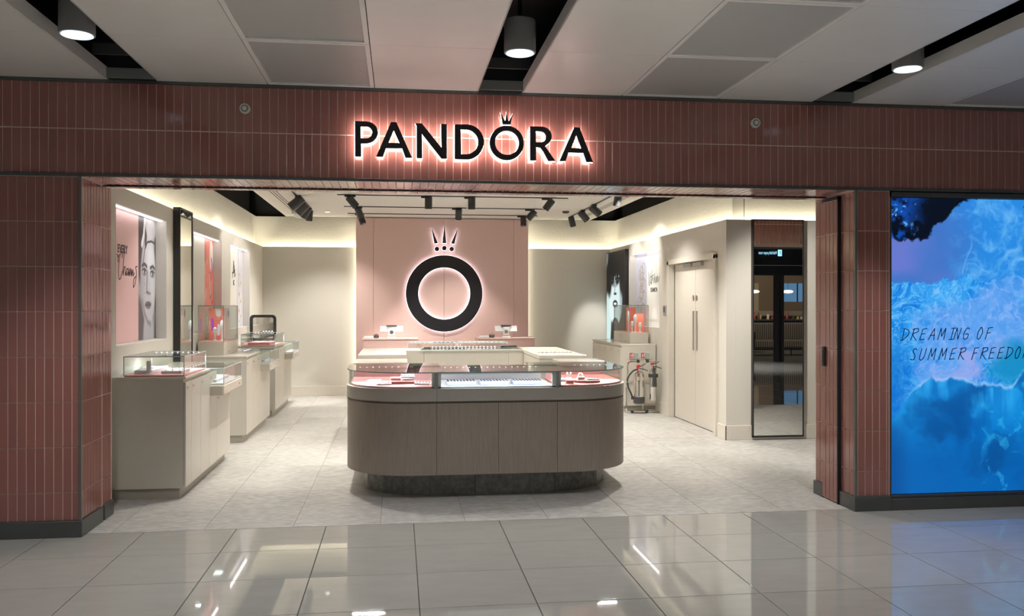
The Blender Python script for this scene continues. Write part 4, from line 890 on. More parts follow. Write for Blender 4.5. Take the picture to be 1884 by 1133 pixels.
# wood cladding split at its seams
def slab(pts_o, pts_i, z0, z1): 
    mb = MB(); n = len(pts_o)
    vs = [(x, y, z0) for x, y in pts_o] + [(x, y, z1) for x, y in pts_o] + [(x, y, z0) for x, y in pts_i] + [(x, y, z1) for x, y in pts_i]; fs = []
    for k in range(n - 1): fs += [(k, k + 1, n + k + 1, n + k), (2 * n + k, 3 * n + k, 3 * n + k + 1, 2 * n + k + 1), (n + k, n + k + 1, 3 * n + k + 1, 3 * n + k), (k, 2 * n + k, 2 * n + k + 1, k + 1)]
    fs += [(0, n, 3 * n, 2 * n), (n - 1, 3 * n - 1, 4 * n - 1, 2 * n - 1)]
    return mb.add(vs, fs)
def segs(off, thick, cuts, z0, z1, name, m, gap=0.0015):
    """cuts are X positions along the front; corners+sides belong to the end pieces"""
    o = outline(off, 8.55, 8.35); i_ = outline(off + thick, 8.55, 8.35); yo, yi = CYF + off, CYF + off + thick
    half = 1 + 13
    lo, li, ro, ri = o[:half], i_[:half], o[half:], i_[half:]
    slab(lo + [(cuts[0] - gap, yo)], li + [(cuts[0] - gap, yi)], z0, z1).build(name, m, mc, smooth=True)
    for a, b_ in zip(cuts[:-1], cuts[1:]): slab([(a + gap, yo), (b_ - gap, yo)], [(a + gap, yi), (b_ - gap, yi)], z0, z1).build(name, m, mc)
    slab([(cuts[-1] + gap, yo)] + ro, [(cuts[-1] + gap, yi)] + ri, z0, z1).build(name, m, mc, smooth=True)
segs(0.0, 0.02, [0.300, 0.79, 1.265], 0.200, 0.765, 'wood_panel', M_WOOD)
band(MB(), 0.02, 0.52, 0.2, 0.76).build('carcass', M_GREYTRIM, mc)
band(MB(), 0.012, 0.4, 0.765, 0.782).build('bronze_groove', M_GROOVE, mc)
segs(-0.004, 0.5, [0.300], 0.782, 0.880, 'rim', M_GREYTRIM, 0.001)
# stone plinth pieces
pp = [(-0.30, 8.35), (-0.295, 7.62), (-0.255, 7.38), (-0.12, 7.21), (0.04, 7.12), (0.255, 7.065), (0.62, 7.045), (1.07, 7.05), (1.28, 7.08), (1.50, 7.15), (1.68, 7.28), (1.785, 7.48), (1.80, 7.66), (1.80, 8.2)]
for a, b_ in zip(pp[:-1], pp[1:]):
    A, B = Vector(a), Vector(b_); d_ = (B - A).normalized(); nn = Vector((-d_.y, d_.x)) * 0.03; A2, B2 = A + d_ * 0.0015, B - d_ * 0.0015
    slab([tuple(A2), tuple(B2)], [tuple(A2 + nn), tuple(B2 + nn)], 0, 0.2).build('stone_panel', M_STONE, mc)
MB().prism([(x * 0.97 + 0.022, y + 0.03) for x, y in pp], 0.0, 0.19).build('plinth_core', M_VOID, mc)
# glass housing
ZG0, ZG1 = 0.88, 1.012
def vseg(off, th, xa, xb, z0, z1, name, m, edge=None):
    o = outline(off, 7.95, 7.95); i_ = outline(off + th, 7.95, 7.95); half = 14
    if xa is None: p, q = o[:half] + [(xb, CYF + off)], i_[:half] + [(xb, CYF + off + th)]
    elif xb is None: p, q = [(xa, CYF + off)] + o[half:], [(xa, CYF + off + th)] + i_[half:]
    else: p, q = [(xa, CYF + off), (xb, CYF + off)], [(xa, CYF + off + th), (xb, CYF + off + th)]
    return slab(p, q, z0, z1).build(name, m, mc, smooth=xa is None or xb is None)
vseg(0.012, 0.008, None, 0.278, ZG0, ZG1 - 0.008, 'curved_glass', M_GLASS)
vseg(0.012, 0.008, 0.312, 1.248, ZG0, ZG1 - 0.008, 'front_glass', M_GLASS)
vseg(0.012, 0.008, 1.284, None, ZG0, ZG1 - 0.008, 'curved_glass', M_GLASS)
band(MB(), 0.0, 0.78, ZG1 - 0.008, ZG1, 7.95, 7.95).build('glass_top', M_GLASS, mc)
band(MB(), -0.001, 0.001, ZG1 - 0.0075, ZG1 - 0.0005, 7.95, 7.95).build('glass_edge', M_GEDGE, mc)
for x in (0.281, 1.252): bx(x, x + 0.03, 6.872, 6.90, ZG0, ZG1 - 0.008).build('post', mat('post_grey', (0.34, 0.335, 0.31), 0.4), mc)
for x0, x1 in ((0.262, 0.281), (0.311, 0.335), (1.228, 1.252), (1.282, 1.300)): bx(x0, x1, 6.90, 6.925, ZG0, ZG1 - 0.01).build('inner_frame', M_WHITE, mc)
bx(0.335, 1.228, 6.90, 6.915, ZG1 - 0.018, ZG1 - 0.009).build('inner_frame', M_WHITE, mc)
# decks and backs
bandp = outline(0.03, 7.95, 7.95)
L = [(x, y) for x, y in bandp[:14]] + [(0.275, 6.90), (0.275, 7.60), (0.10, 7.62), (0.06, 7.95)]
MB().prism(L, 0.88, 0.895).build('pink_deck', M_PBOARD, mc)
Rr = [(1.287, 7.60), (1.287, 6.90)] + [(x, y) for x, y in bandp[14:]] + [(1.45, 7.95), (1.42, 7.62)]
MB().prism(Rr, 0.88, 0.895).build('pink_deck', mat('coral_deck', (0.80, 0.30, 0.28), 0.55), mc)
bx(0.312, 1.25, 6.90, 7.60, 0.88, 0.893).build('white_deck', mat('white_deck', (0.62, 0.62, 0.66), 0.5), mc)
m_bk = mat('pink_case_back', (0.80, 0.52, 0.52), 0.5)
bx(0.10, 0.275, 7.60, 7.615, 0.88, 0.985).build('case_back', m_bk, mc); bx(-0.395, 0.10, 7.94, 7.955, 0.88, 0.985).build('case_back', m_bk, mc); bx(0.10, 0.112, 7.61, 7.95, 0.88, 0.985).build('case_back', m_bk, mc)
bx(0.312, 1.25, 7.60, 7.615, 0.88, 0.985).build('case_back', M_TRAY, mc)
bx(1.287, 1.43, 7.60, 7.615, 0.88, 0.985).build('case_back', m_bk, mc); bx(1.43, 1.90, 7.94, 7.955, 0.88, 0.985).build('case_back', m_bk, mc); bx(1.42, 1.432, 7.61, 7.95, 0.88, 0.985).build('case_back', m_bk, mc)
# LED bars; glowing dots on top stand in for LED reflections in the glass
def ledbar(x0, x1, y, n, parent=mc, z=0.996):
    bx(x0 - 0.03, x1 + 0.03, y - 0.012, y + 0.012, z - 0.010, z).build('led_bar', M_STEEL, parent)
    for i in range(n):
        x = x0 + (x1 - x0) * i / (n - 1); MB().lathe((x, y, z), [(0.0075, 0), (0.006, 0.003), (0.001, 0.004)], 8).build('led_dot', M_LEDW, parent)
ledbar(-0.33, 0.0, 7.70, 7); ledbar(0.40, 1.20, 7.57, 16); ledbar(1.58, 1.87, 7.72, 6)
area_light('case_tape', (-0.10, 7.25, 0.995), (0, 0, 0), 0.55, 0.02, 7, (1.0, 0.93, 0.95))
area_light('case_tape', (0.78, 6.95, 0.995), (R(8), 0, 0), 0.88, 0.02, 3.2, (0.90, 0.93, 1.0))
area_light('case_tape', (1.60, 7.25, 0.995), (0, 0, 0), 0.5, 0.02, 6.5, (1.0, 0.93, 0.92))
# opaque covers on the returns
for x0, x1, y1 in ((CX0 + 0.02, 0.085, 8.55), (1.485, CX1 - 0.02, 8.32)):
    bx(x0, x1, 7.96, y1, 0.88, 1.018, b=0.004).build('return_cover', M_CABT, mc)

# ---- contents of the counter: trays, blocks and jewellery
def tray(x, y, w, d_, h, label, rows=0, cols=0, z=0.893, rot=0, m=M_TRAY, kind='bar'):
    t = thing('jewellery_tray', label, 'tray', (x, y, z), 'jewellery trays')
    bx(x - w / 2, x + w / 2, y - d_ / 2, y + d_ / 2, z, z + h, b=0.003).build('base', m, t)
    for r in range(rows):
        for c in range(cols):
            px = x - w / 2 + w * (c + 0.5) / cols; py = y - d_ / 2 + d_ * (r + 0.5) / rows
            if kind == 'ring': MB().tube([(px + 0.008 * math.cos(a * 0.785), py, z + h + 0.006 + 0.008 * math.sin(a * 0.785)) for a in range(8)], 0.0018, 5, closed=True).build('ring', M_SILVER, t)
            else: MB().lathe((px, py, z + h), [(0.006, 0), (0.007, 0.005), (0.003, 0.009)], 8).build('charm', M_SILVER, t)
    t.rotation_euler.z = rot; return t
tray(-0.20, 7.33, 0.12, 0.09, 0.018, 'small white ring tray at the left in the pink section of the rounded counter', 2, 4, z=0.895, kind='ring')
tray(-0.12, 7.12, 0.12, 0.07, 0.012, 'flat white pad lying near the curved glass in the left pink section', 1, 3, z=0.895, rot=0.2)
tray(0.20, 7.12, 0.13, 0.09, 0.012, 'angled white pad beside the left grey post of the rounded counter', 1, 5, z=0.895, rot=-0.3)
def block(x, y, w, d_, h, z, m, label, rot=0, rnd=False):
    if rnd: o = MB().lathe((x, y, z), [(w / 2 - 0.002, 0), (w / 2, 0.003), (w / 2, h - 0.003), (w / 2 - 0.003, h)], 32).build('display_block', m, smooth=True)
    else: o = bx(x - w / 2, x + w / 2, y - d_ / 2, y + d_ / 2, z, z + h, b=0.002).build('display_block', m)
    o.rotation_euler.z = rot; return tag(o, label, 'display block', 'display blocks inside the counter')
block(0.03, 7.22, 0.19, 0.13, 0.022, 0.895, M_SALMON, 'wide salmon display block, lowest of the pile in the left section', 0.1)
block(-0.02, 7.27, 0.09, 0.08, 0.024, 0.917, M_PBOARD, 'small pink display block on the wide salmon block')
block(0.07, 7.26, 0.12, 0.09, 0.020, 0.917, m_bk, 'round pale pink display disc on the wide salmon block', 0, True)
tray(0.075, 7.25, 0.115, 0.055, 0.016, 'white ring roll topmost on the pile in the left section', 1, 6, z=0.937, kind='ring')
for i, (x0, x1, lab) in enumerate(((0.385, 0.620, 'pale blue white charm tray, leftmost of three in the centre section'), (0.655, 0.890, 'pale blue white charm tray, middle of three in the centre section'), (0.925, 1.160, 'pale blue white charm tray, rightmost of three in the centre section'))):
    tray((x0 + x1) / 2, 7.06, x1 - x0, 0.17, 0.030, lab, 4, 9, m=mat('tray_blue', (0.46, 0.52, 0.76), 0.5))
block(1.565, 7.17, 0.24, 0.24, 0.020, 0.895, M_SALMON, 'large round salmon disc in the right section of the counter', 0, True)
block(1.40, 7.05, 0.06, 0.05, 0.026, 0.895, M_SALMON, 'small square salmon block left of the round disc')
block(1.52, 7.17, 0.06, 0.05, 0.022, 0.915, m_bk, 'small pink cube on top of the round salmon disc')
tray(1.38, 7.25, 0.16, 0.09, 0.022, 'long white pad behind the small salmon block in the right section', 1, 5, z=0.895)
tray(1.62, 7.15, 0.10, 0.06, 0.010, 'white pad with beads on the round salmon disc', 1, 4, z=0.915)
for i, x in enumerate((1.44, 1.47, 1.54)):
    t = MB().tube([(x + 0.010 * math.cos(a / 8 * math.pi) - 0.01, 7.30, 0.895 + 0.072 * math.sin(a / 8 * math.pi)) for a in range(9)] if i < 2 else [(x + 0.02 * math.cos(a * 0.5236), 7.28, 0.935 + 0.026 * math.sin(a * 0.5236)) for a in range(12)], 0.004, 6, closed=i == 2).build('bangle', M_SILVER if i < 2 else M_SALMON)
    tag(t, ('left upright silver bangle behind the round salmon disc', 'right upright silver bangle behind the round salmon disc', 'pink ring stand rightmost of the bangles behind the salmon disc')[i], 'bangle', 'bangles in the right section')

# ================================================================== CREAM ISLAND BEHIND
ri = thing('rear_counter', 'cream angular display counter closing the ring behind the rounded one', 'counter', (0.78, 10.2, 0))
for x0, x1, ya, lab in ((-0.435, 0.085, 9.60, 'l'), (1.51, 2.02, 9.28, 'r')):
    bx(x0, x1, ya, 11.05, 0.10, 0.955, b=0.003).build('side_cabinet', M_CAB, ri); bx(x0 + 0.05, x1 - 0.05, ya + 0.05, 11.0, 0, 0.10).build('toe_kick', M_KICK, ri)
    bx(x0 - 0.004, x1 + 0.004, ya - 0.004, 11.06, 0.955, 0.995, b=0.003).build('side_top', M_CABT, ri)
for x0, x1 in ((0.087, 0.303), (0.305, 1.325), (1.327, 1.508)): bx(x0, x1, 10.48, 11.05, 0.10, 0.992, b=0.002).build('front_panel', M_CAB, ri)
bx(0.12, 1.48, 10.53, 11.0, 0, 0.10).build('toe_kick', M_KICK, ri)
bx(0.26, 1.50, 10.47, 11.06, 0.994, 1.003).build('glass_top', M_GLASS, ri); bx(0.26, 1.50, 10.466, 10.470, 0.993, 1.004).build('glass_edge', mat('glass_edge_pale', (0.5, 0.66, 0.62), 0.1), ri)
ledbar(0.42, 1.20, 10.85, 18, ri, 1.012); ledbar(1.60, 1.93, 9.75, 8, ri, 1.004)
for i, x in enumerate((-0.25, -0.20, -0.12)): MB().lathe((x, 10.25, 0.995), [(0.008, 0), (0.006, 0.01), (0.002, 0.014)], 8).build('led_dot', M_LEDW, ri)
bx(1.30, 1.50, 11.0, 11.1, 1.004, 1.02, b=0.002).build('keyboard_shelf', M_DKGREY, ri)

def vitrine(name, label, x0, x1, y0, y1, z0, z1, deck=M_PBOARD, leds=8, group='small glass display cases', energy=6.5, led_along='x', parts=4):
    t = thing(name, label, 'display case', ((x0 + x1) / 2, (y0 + y1) / 2, z0), group)
    g = 0.006
    bx(x0, x1, y0, y1, z0, z0 + 0.012, b=0.002).build('deck', deck, t)
    for a in ((x0, x1, y0, y0 + g), (x0, x1, y1 - g, y1), (x0, x0 + g, y0 + g, y1 - g), (x1 - g, x1, y0 + g, y1 - g)): bx(*a, z0 + 0.012, z1 - g).build('glass_pane', M_GLASS, t)
    bx(x0, x1, y0, y1, z1 - g, z1).build('glass_lid', M_GLASS, t)
    m = MB(); e = 0.0035
    for X in (x0, x1):
        for Y in (y0, y1): m.box(X - e, X + e, Y - e, Y + e, z0 + 0.01, z1)
    for Z in (z1,):
        for Y in (y0, y1): m.box(x0, x1, Y - e, Y + e, Z - e, Z + e)
        for X in (x0, x1): m.box(X - e, X + e, y0, y1, Z - e, Z + e)
    m.build('edge_bars', mat('case_edge', (0.60, 0.68, 0.67), 0.15, 0.2), t)
    if leds:
        n = leds
        if led_along == 'x':
            bx(x0 + 0.03, x1 - 0.03, y1 - 0.045, y1 - 0.02, z1 - 0.018, z1 - 0.008).build('led_bar', M_STEEL, t)
            for i in range(n): MB().lathe((x0 + 0.05 + (x1 - x0 - 0.1) * i / (n - 1), y1 - 0.033, z1 - 0.008), [(0.007, 0), (0.006, 0.003), (0.001, 0.004)], 8).build('led_dot', M_LEDW, t)
            area_light('case_tape', ((x0 + x1) / 2, y1 - 0.05, z1 - 0.02), (0, 0, 0), (x1 - x0) * 0.85, 0.015, energy, COOL)
        else:
            bx(x0 + 0.02, x0 + 0.045, y0 + 0.03, y1 - 0.03, z1 - 0.018, z1 - 0.008).build('led_bar', M_STEEL, t)
            for i in range(n): MB().lathe((x0 + 0.033, y0 + 0.05 + (y1 - y0 - 0.1) * i / (n - 1), z1 - 0.008), [(0.007, 0), (0.006, 0.003), (0.001, 0.004)], 8).build('led_dot', M_LEDW, t)
            area_light('case_tape', (x0 + 0.06, (y0 + y1) / 2, z1 - 0.02), (0, 0, 0), 0.015, (y1 - y0) * 0.85, energy, COOL)
    return t
tb = thing('low_plinth', 'white display table carrying two glass cases in front of the tills', 'table', (0.82, 12.2, 0))
bx(0.10, 1.55, 11.95, 12.50, 0.10, 0.878, b=0.003).build('body', M_CAB, tb); bx(0.15, 1.5, 12.0, 12.45, 0, 0.1).build('toe_kick', M_KICK, tb)
vitrine('glass_case', 'left one of the two glass cases in front of the tills', 0.13, 0.78, 11.98, 12.44, 0.878, 1.012, M_TRAY, 10)
vitrine('glass_case', 'right one of the two glass cases in front of the tills', 0.845, 1.505, 11.98, 12.44, 0.878, 1.012, M_TRAY, 10)

# pink till counters with tills
for x0, x1, lab in ((-0.575, 0.315, 'pink till counter on the left in front of the feature wall'), (1.293, 2.245, 'pink till counter on the right in front of the feature wall')):
    t = thing('till_counter', lab, 'counter', ((x0 + x1) / 2, 14.4, 0), 'pink till counters')
    bx(x0 + 0.01, x1 - 0.01, 14.205, 14.69, 0.08, 0.97, b=0.002).build('body', M_PINKC, t); bx(x0, x1, 14.195, 14.69, 0.97, 0.995, b=0.003).build('worktop', M_PINK, t); bx(x0 + 0.04, x1 - 0.04, 14.26, 14.69, 0, 0.08).build('toe_kick', M_KICK, t)
for x, side in ((-0.11, 'left'), (1.775, 'right')):
    t = thing('till_screen', 'white till monitor seen from behind on the %s pink counter' % side, 'monitor', (x, 14.4, 0.995), 'till monitors')
    m = MB(); m.box(-0.185, 0.185, -0.012, 0.012, -0.055, 0.055, b=0.004); mt = Matrix.Translation((x, 14.38, 1.135)) @ Matrix.Rotation(R(-32), 4, 'X'); m.v = [tuple(mt @ Vector(v)) for v in m.v]
    m.build('screen', M_WHITE, t)
    bx(x - 0.052, x + 0.052, 14.32, 14.35, 1.03, 1.16, b=0.008).build('stand', M_WHITE, t)
    MB().cyl((x, 14.32, 1.09), (x, 14.315, 1.09), 0.03, n=20).build('stand_badge', M_STEEL, t)
    bx(x - 0.07, x + 0.07, 14.30, 14.45, 0.995, 1.012, b=0.004).build('foot', M_WHITE, t)
    bx(x - 0.085, x + 0.085, 14.35, 14.375, 1.178, 1.202, b=0.003).build('customer_display', M_DKGREY, t)
    xx = x - 0.245
    t = thing('card_terminal', 'small black card terminal beside the %s till monitor' % side, 'card terminal', (xx, 14.28, 0.995), 'card terminals')
    bx(xx - 0.038, xx + 0.038, 14.25, 14.36, 0.995, 1.045, b=0.006).build('body', M_DKGREY, t); bx(xx - 0.028, xx + 0.028, 14.245, 14.25, 1.03, 1.065).build('screen', M_STEEL, t)
    for q in range(3): bx(xx - 0.025 + q * 0.018, xx - 0.013 + q * 0.018, 14.246, 14.25, 1.005, 1.02).build('key', M_STEEL, t)
    tag(bx(xx - 0.20, xx - 0.05, 14.24, 14.42, 0.995, 1.025, b=0.004).build('paper_stack', M_WHITE), 'low white box left of the %s card terminal' % side, 'box', 'white boxes by the tills')

# ================================================================== SIDE CABINETS
def cabinet(label, y0, y1, edges, x0=XL + 0.018, x1=-1.68, side=1, low=None, handles=True):
    t = thing('base_cabinet', label, 'cabinet', ((x0 + x1) / 2, (y0 + y1) / 2, 0), 'cream base cabinets')
    if side > 0:
        ye = low[0] if low else y1
        m = bx(x0, x1 - 0.018, y0, ye, 0.085, 0.95)
        if low: m.box(x0, x1 - 0.018, ye, y1, 0.085, 0.722).box(x0, -1.962, ye, y1, 0.722, 0.95)
        m.build('carcass', M_CAB, t)
    else: bx(x0 + 0.018, x1, y0, y1, 0.085, 0.95, b=0.002).build('carcass', M_CAB, t)
    bx(x0 + (0 if side > 0 else 0.05), x1 - (0.05 if side > 0 else 0), y0 + 0.02, y1 - 0.02, 0, 0.085).build('toe_kick', M_KICK, t)
    yt = low[0] if low else y1
    bx(x0, x1 + (0.002 if side > 0 else 0), y0 - 0.004, yt, 0.95, 0.97, b=0.003).build('countertop', M_CABT, t)
    for a, b_ in zip(edges[:-1], edges[1:]):
        fx = (x1 - 0.018, x1) if side > 0 else (x0, x0 + 0.018)
        top = 0.715 if (low and a >= low[0] - 0.01) else 0.925
        dr = bx(*fx, a + 0.0015, b_ - 0.0015, 0.088, top, b=0.0015).build('door', M_CAB, t)
        if b_ - a > 0.12:
            hx = x1 if side > 0 else x0
            MB().cyl((hx, a + 0.045, top - 0.045), (hx + side * 0.012, a + 0.045, top - 0.045), 0.010, n=12).build('lock_knob', M_CHROME, dr)
    if low:
        ly0, ly1, lx = low
        bx(x0, -1.962, ly0 + 0.001, y1, 0.95, 0.97, b=0.002).build('countertop', M_CABT, t)
        bx(-1.96, lx, ly0 + 0.004, ly1, 0.725, 0.82, b=0.012).build('low_case_base', M_CABT, t)
        MB().cyl((lx, ly1 - 0.2, 0.77), (lx + 0.008, ly1 - 0.2, 0.77), 0.009, n=12).build('case_lock', M_CHROME, t)
    return t
cabinet('cream base cabinet nearest the entrance against the left wall', 7.20, 9.05, [7.205, 7.40, 7.73, 8.08, 8.40, 9.045], low=(8.10, 9.04, -1.56))
cabinet('cream base cabinet in the middle of the left wall under the tall glass case', 10.0, 11.78, [10.005, 10.40, 10.78, 11.775], low=(11.0, 11.77, -1.56))
cabinet('cream base cabinet furthest back along the left wall', 12.28, 14.12, [12.285, 12.72, 13.10, 14.115], low=(13.3, 14.10, -1.56))
rc = cabinet('cream base cabinet against the right wall behind the fire extinguishers', 12.18, 14.02, [12.20, 12.62, 13.05, 13.5, 14.0], x0=3.165, x1=3.684, side=-1)
vitrine('glass_case', 'wide glass case with pink board on the nearest left cabinet', -2.16, -1.70, 7.24, 8.02, 0.97, 1.13, M_PBOARD, 9)
vitrine('glass_case', 'low glass case projecting into the aisle from the nearest left cabinet', -1.95, -1.565, 8.13, 9.02, 0.82, 0.968, M_TRAY, 8, led_along='y')
vitrine('glass_case', 'low glass case projecting into the aisle from the middle left cabinet', -1.95, -1.565, 11.03, 11.75, 0.82, 0.968, M_TRAY, 8, led_along='y')
vitrine('glass_case', 'wide glass case with pink board on the furthest left cabinet', -2.14, -1.69, 12.30, 13.25, 0.97, 1.13, M_PBOARD, 9)
vitrine('glass_case', 'low glass case projecting into the aisle from the furthest left cabinet', -1.95, -1.565, 13.33, 14.08, 0.82, 0.968, M_TRAY, 6, led_along='y')
# trays inside the left cases
tray(-2.05, 7.62, 0.14, 0.5, 0.03, 'long white ring tray at the back of the nearest left glass case', 5, 2, z=0.982, kind='ring')
tray(-1.84, 7.55, 0.16, 0.3, 0.02, 'white pad near the aisle side of the nearest left glass case', 3, 3, z=0.982)
t = thing('bracelet_stand', 'clear upright bracelet stand in the nearest left glass case', 'stand', (-2.0, 7.35, 0.982))
MB().cyl((-2.0, 7.35, 0.982), (-2.0, 7.35, 1.09), 0.018, n=16).build('column', M_TRAY, t); MB().lathe((-2.0, 7.35, 0.982), [(0.03, 0), (0.03, 0.006), (0.02, 0.008)], 16).build('foot', M_TRAY, t)
tray(-1.75, 8.55, 0.2, 0.6, 0.025, 'white jewellery tray in the low case of the nearest left cabinet', 6, 3, z=0.832)
tray(-1.75, 11.4, 0.2, 0.5, 0.025, 'white jewellery tray in the low case of the middle left cabinet', 6, 3, z=0.832)
tray(-1.92, 12.7, 0.3, 0.6, 0.03, 'pink and white ring tray in the glass case of the furthest left cabinet', 6, 3, z=0.982, m=M_PBOARD, kind='ring')

# tall glass cases on cream bases
def tall_case(label, x0, x1, y0, y1, s):
    t = thing('tall_glass_case', label, 'display case', ((x0 + x1) / 2, (y0 + y1) / 2, 0.97), 'tall glass cases')
    bx(x0, x1, y0, y1, 0.97, 1.118, b=0.003).build('base', M_CAB, t); g = 0.006
    bx(x0 + 0.004, x1 - 0.004, y0 + 0.004, y1 - 0.004, 1.118, 1.126).build('deck', mat('deck_coral', (0.80, 0.42, 0.38), 0.5), t)
    a0, a1, b0, b1 = x0 + 0.005, x1 - 0.005, y0 + 0.005, y1 - 0.005
    for a in ((a0, a1, b0, b0 + g), (a0, a1, b1 - g, b1), (a0, a0 + g, b0 + g, b1 - g), (a1 - g, a1, b0 + g, b1 - g)): bx(*a, 1.126, 1.524).build('glass_pane', M_GLASS, t)
    bx(a0, a1, b0, b1, 1.524, 1.530).build('glass_lid', M_GLASS, t)
    m = MB(); e = 0.004
    for X in (a0, a1):
        for Y in (b0, b1): m.box(X - e, X + e, Y - e, Y + e, 1.118, 1.53)
        m.box(X - e, X + e, b0, b1, 1.524, 1.532)
    for Y in (b0, b1): m.box(a0, a1, Y - e, Y + e, 1.524, 1.532)
    m.build('edge_bars', mat('tall_case_edge', (0.42, 0.45, 0.44), 0.2, 0.5), t)
    lk = x1 if s > 0 else x0
    MB().cyl((lk, y0 + 0.25, 1.0), (lk + s * 0.006, y0 + 0.25, 1.0), 0.009, n=12).build('lock', M_CHROME, t)
    area_light('case_tape', ((x0 + x1) / 2, y0 + 0.12, 1.515), (0, 0, 0), 0.2, 0.15, 0.8, NEUT)
    return t
tall_case('tall clear glass case on a cream base on the middle left cabinet', -2.235, -1.95, 10.15, 11.0, 1)
tall_case('tall clear glass case on a cream base on the right wall cabinet', 3.385, 3.672, 12.5, 13.45, -1)
def coral_card(u, v):
    img = np.zeros(u.shape + (3,)) + (246, 140, 128)
    img = blend(img, (250, 170, 156), sst(0.45, 0.6, fbm(u * 14, v * 12, 3, 2))); img = blend(img, (238, 236, 228), line(u, v, [(0.10, 0.40), (0.11, 0.30)], 0.03)); img = blend(img, (200, 90, 220), line(u, v, [(0.04, 0.24), (0.045, 0.12)], 0.016)); img = blend(img, (250, 240, 246), line(u, v, [(0.115, 0.17), (0.11, 0.07)], 0.018)); img = blend(img, (250, 230, 240), line(u, v, [(0.17, 0.28), (0.175, 0.03)], 0.012)); return img
t = thing('coral_print_card', 'coral printed backing card with bottle shapes in the left tall glass case', 'card', (-2.1, 10.55, 1.126))
bx(-2.20, -2.0, 10.552, 10.56, 1.126, 1.50, b=0.001).build('card_board', M_CORAL, t)
picture('card_print', (-2.2, 10.550, 1.128), (0.2, 0, 0), (0, 0, 0.37), 60, 100, coral_card, M_PRINT, t)
def bust(x, y, z, h, label, m=M_TRAY, r=0.03):
    t = thing('display_stand', label, 'stand', (x, y, z), 'white jewellery stands')
    MB().lathe((x, y, z), [(r, 0), (r, 0.008), (r * 0.35, 0.014), (r * 0.35, h * 0.55)], 16).build('base', m, t, smooth=True)
    MB().lathe((x, y, z), [(r * 0.35, h * 0.5), (r * 0.8, h * 0.6), (r * 0.7, h * 0.9), (r * 0.1, h)], 16).build('holder', m, t, smooth=True); return t
bust(-2.02, 10.4, 1.126, 0.24, 'tallest white jewellery stand in the left tall glass case')
bust(-2.08, 10.3, 1.126, 0.16, 'short white jewellery stand in the left tall glass case')
t = thing('perfume_sticker', 'small blue diamond sticker on the side of the left tall glass case', 'sticker', (-1.954, 10.42, 1.44)); 
MB().add([(-1.9535, 10.38, 1.44), (-1.9535, 10.42, 1.385), (-1.9535, 10.46, 1.44), (-1.9535, 10.42, 1.495), (-1.9525, 10.38, 1.44), (-1.9525, 10.42, 1.385), (-1.9525, 10.46, 1.44), (-1.9525, 10.42, 1.495)], [(0, 1, 2, 3), (7, 6, 5, 4), (0, 4, 5, 1), (1, 5, 6, 2), (2, 6, 7, 3), (3, 7, 4, 0)]).build('diamond', mat('sticker_blue', (0.10, 0.16, 0.42), 0.5), t)
tag(bx(3.47, 3.62, 13.02, 13.04, 1.126, 1.50, b=0.002).build('coral_card', M_CORAL), 'tall coral card standing at the back of the right tall glass case', 'card')
tag(bx(3.53, 3.66, 12.72, 12.74, 1.126, 1.40, b=0.002).build('coral_card', mat('coral_card_light', (0.88, 0.24, 0.16), 0.45)), 'shorter wide coral card in front of the tall one in the right case', 'card')
bust(3.42, 12.72, 1.126, 0.33, 'tallest slim white stand at the left in the right tall glass case', r=0.022)
bust(3.50, 12.62, 1.126, 0.27, 'white stand with rounded head in the middle of the right tall case', r=0.032)
bust(3.45, 12.60, 1.126, 0.17, 'short white stand in the right tall case, left of the rounded one', r=0.026)
bust(3.57, 12.60, 1.126, 0.15, 'shortest white stand at the right in the right tall glass case', r=0.03)
# mirror on the far left cabinet
t = thing('counter_mirror', 'rounded black framed mirror standing on the furthest left cabinet', 'mirror', (-2.04, 13.6, 0.97))
def rrect(x0, x1, z0, z1, r, n=6):
    out = []
    for cx, cz, a0 in ((x1 - r, z1 - r, 0), (x0 + r, z1 - r, 90), (x0 + r, z0 + r, 180), (x1 - r, z0 + r, 270)):
        for i in range(n + 1): a = R(a0 + 90 * i / n); out.append((cx + r * math.cos(a), cz + r * math.sin(a)))
    return out
filled([rrect(-2.235, -1.845, 0.985, 1.385, 0.06), rrect(-2.19, -1.885, 1.03, 1.345, 0.03)], 13.58, 13.62, 'frame', M_BLACK, t)
filled([rrect(-2.2, -1.88, 1.02, 1.35, 0.03)], 13.595, 13.605, 'mirror_glass', M_MIRROR, t)
bx(-2.14, -1.94, 13.55, 13.68, 0.97, 0.987, b=0.003).build('foot', M_BLACK, t)

# ------------------------------------------------------------------ fire point
t = thing('extinguisher_stand', 'chrome tube stand holding two fire extinguishers beside the right cabinet', 'stand', (3.45, 12.0, 0))
def arcpath(pts, r, n=5):
    P = [Vector(p) for p in pts]; out = [P[0]]
    for i in range(1, len(P) - 1):
        a, b_ = (P[i - 1] - P[i]).normalized(), (P[i + 1] - P[i]).normalized()
        for k in range(n + 1):
            s = k / n; out.append((P[i] + a * r) * (1 - s) ** 2 + P[i] * 2 * s * (1 - s) + (P[i] + b_ * r) * s * s)
    return out + [P[-1]]
MB().tube(arcpath([(3.635, 12.02, 0.46), (3.64, 12.02, 0.735), (3.225, 12.02, 0.735), (3.225, 12.02, 0.55)], 0.06), 0.012).build('hoop', M_CHROME, t, smooth=True)
MB().tube(arcpath([(3.33, 12.02, 0.415), (3.205, 12.02, 0.415), (3.205, 12.02, 0.015), (3.69, 12.02, 0.015)], 0.05), 0.012).build('base_rail', M_CHROME, t, smooth=True)
MB().tube([(3.225, 12.02, 0.60), (3.205, 12.03, 0.41)], 0.010).build('upright', M_CHROME, t)
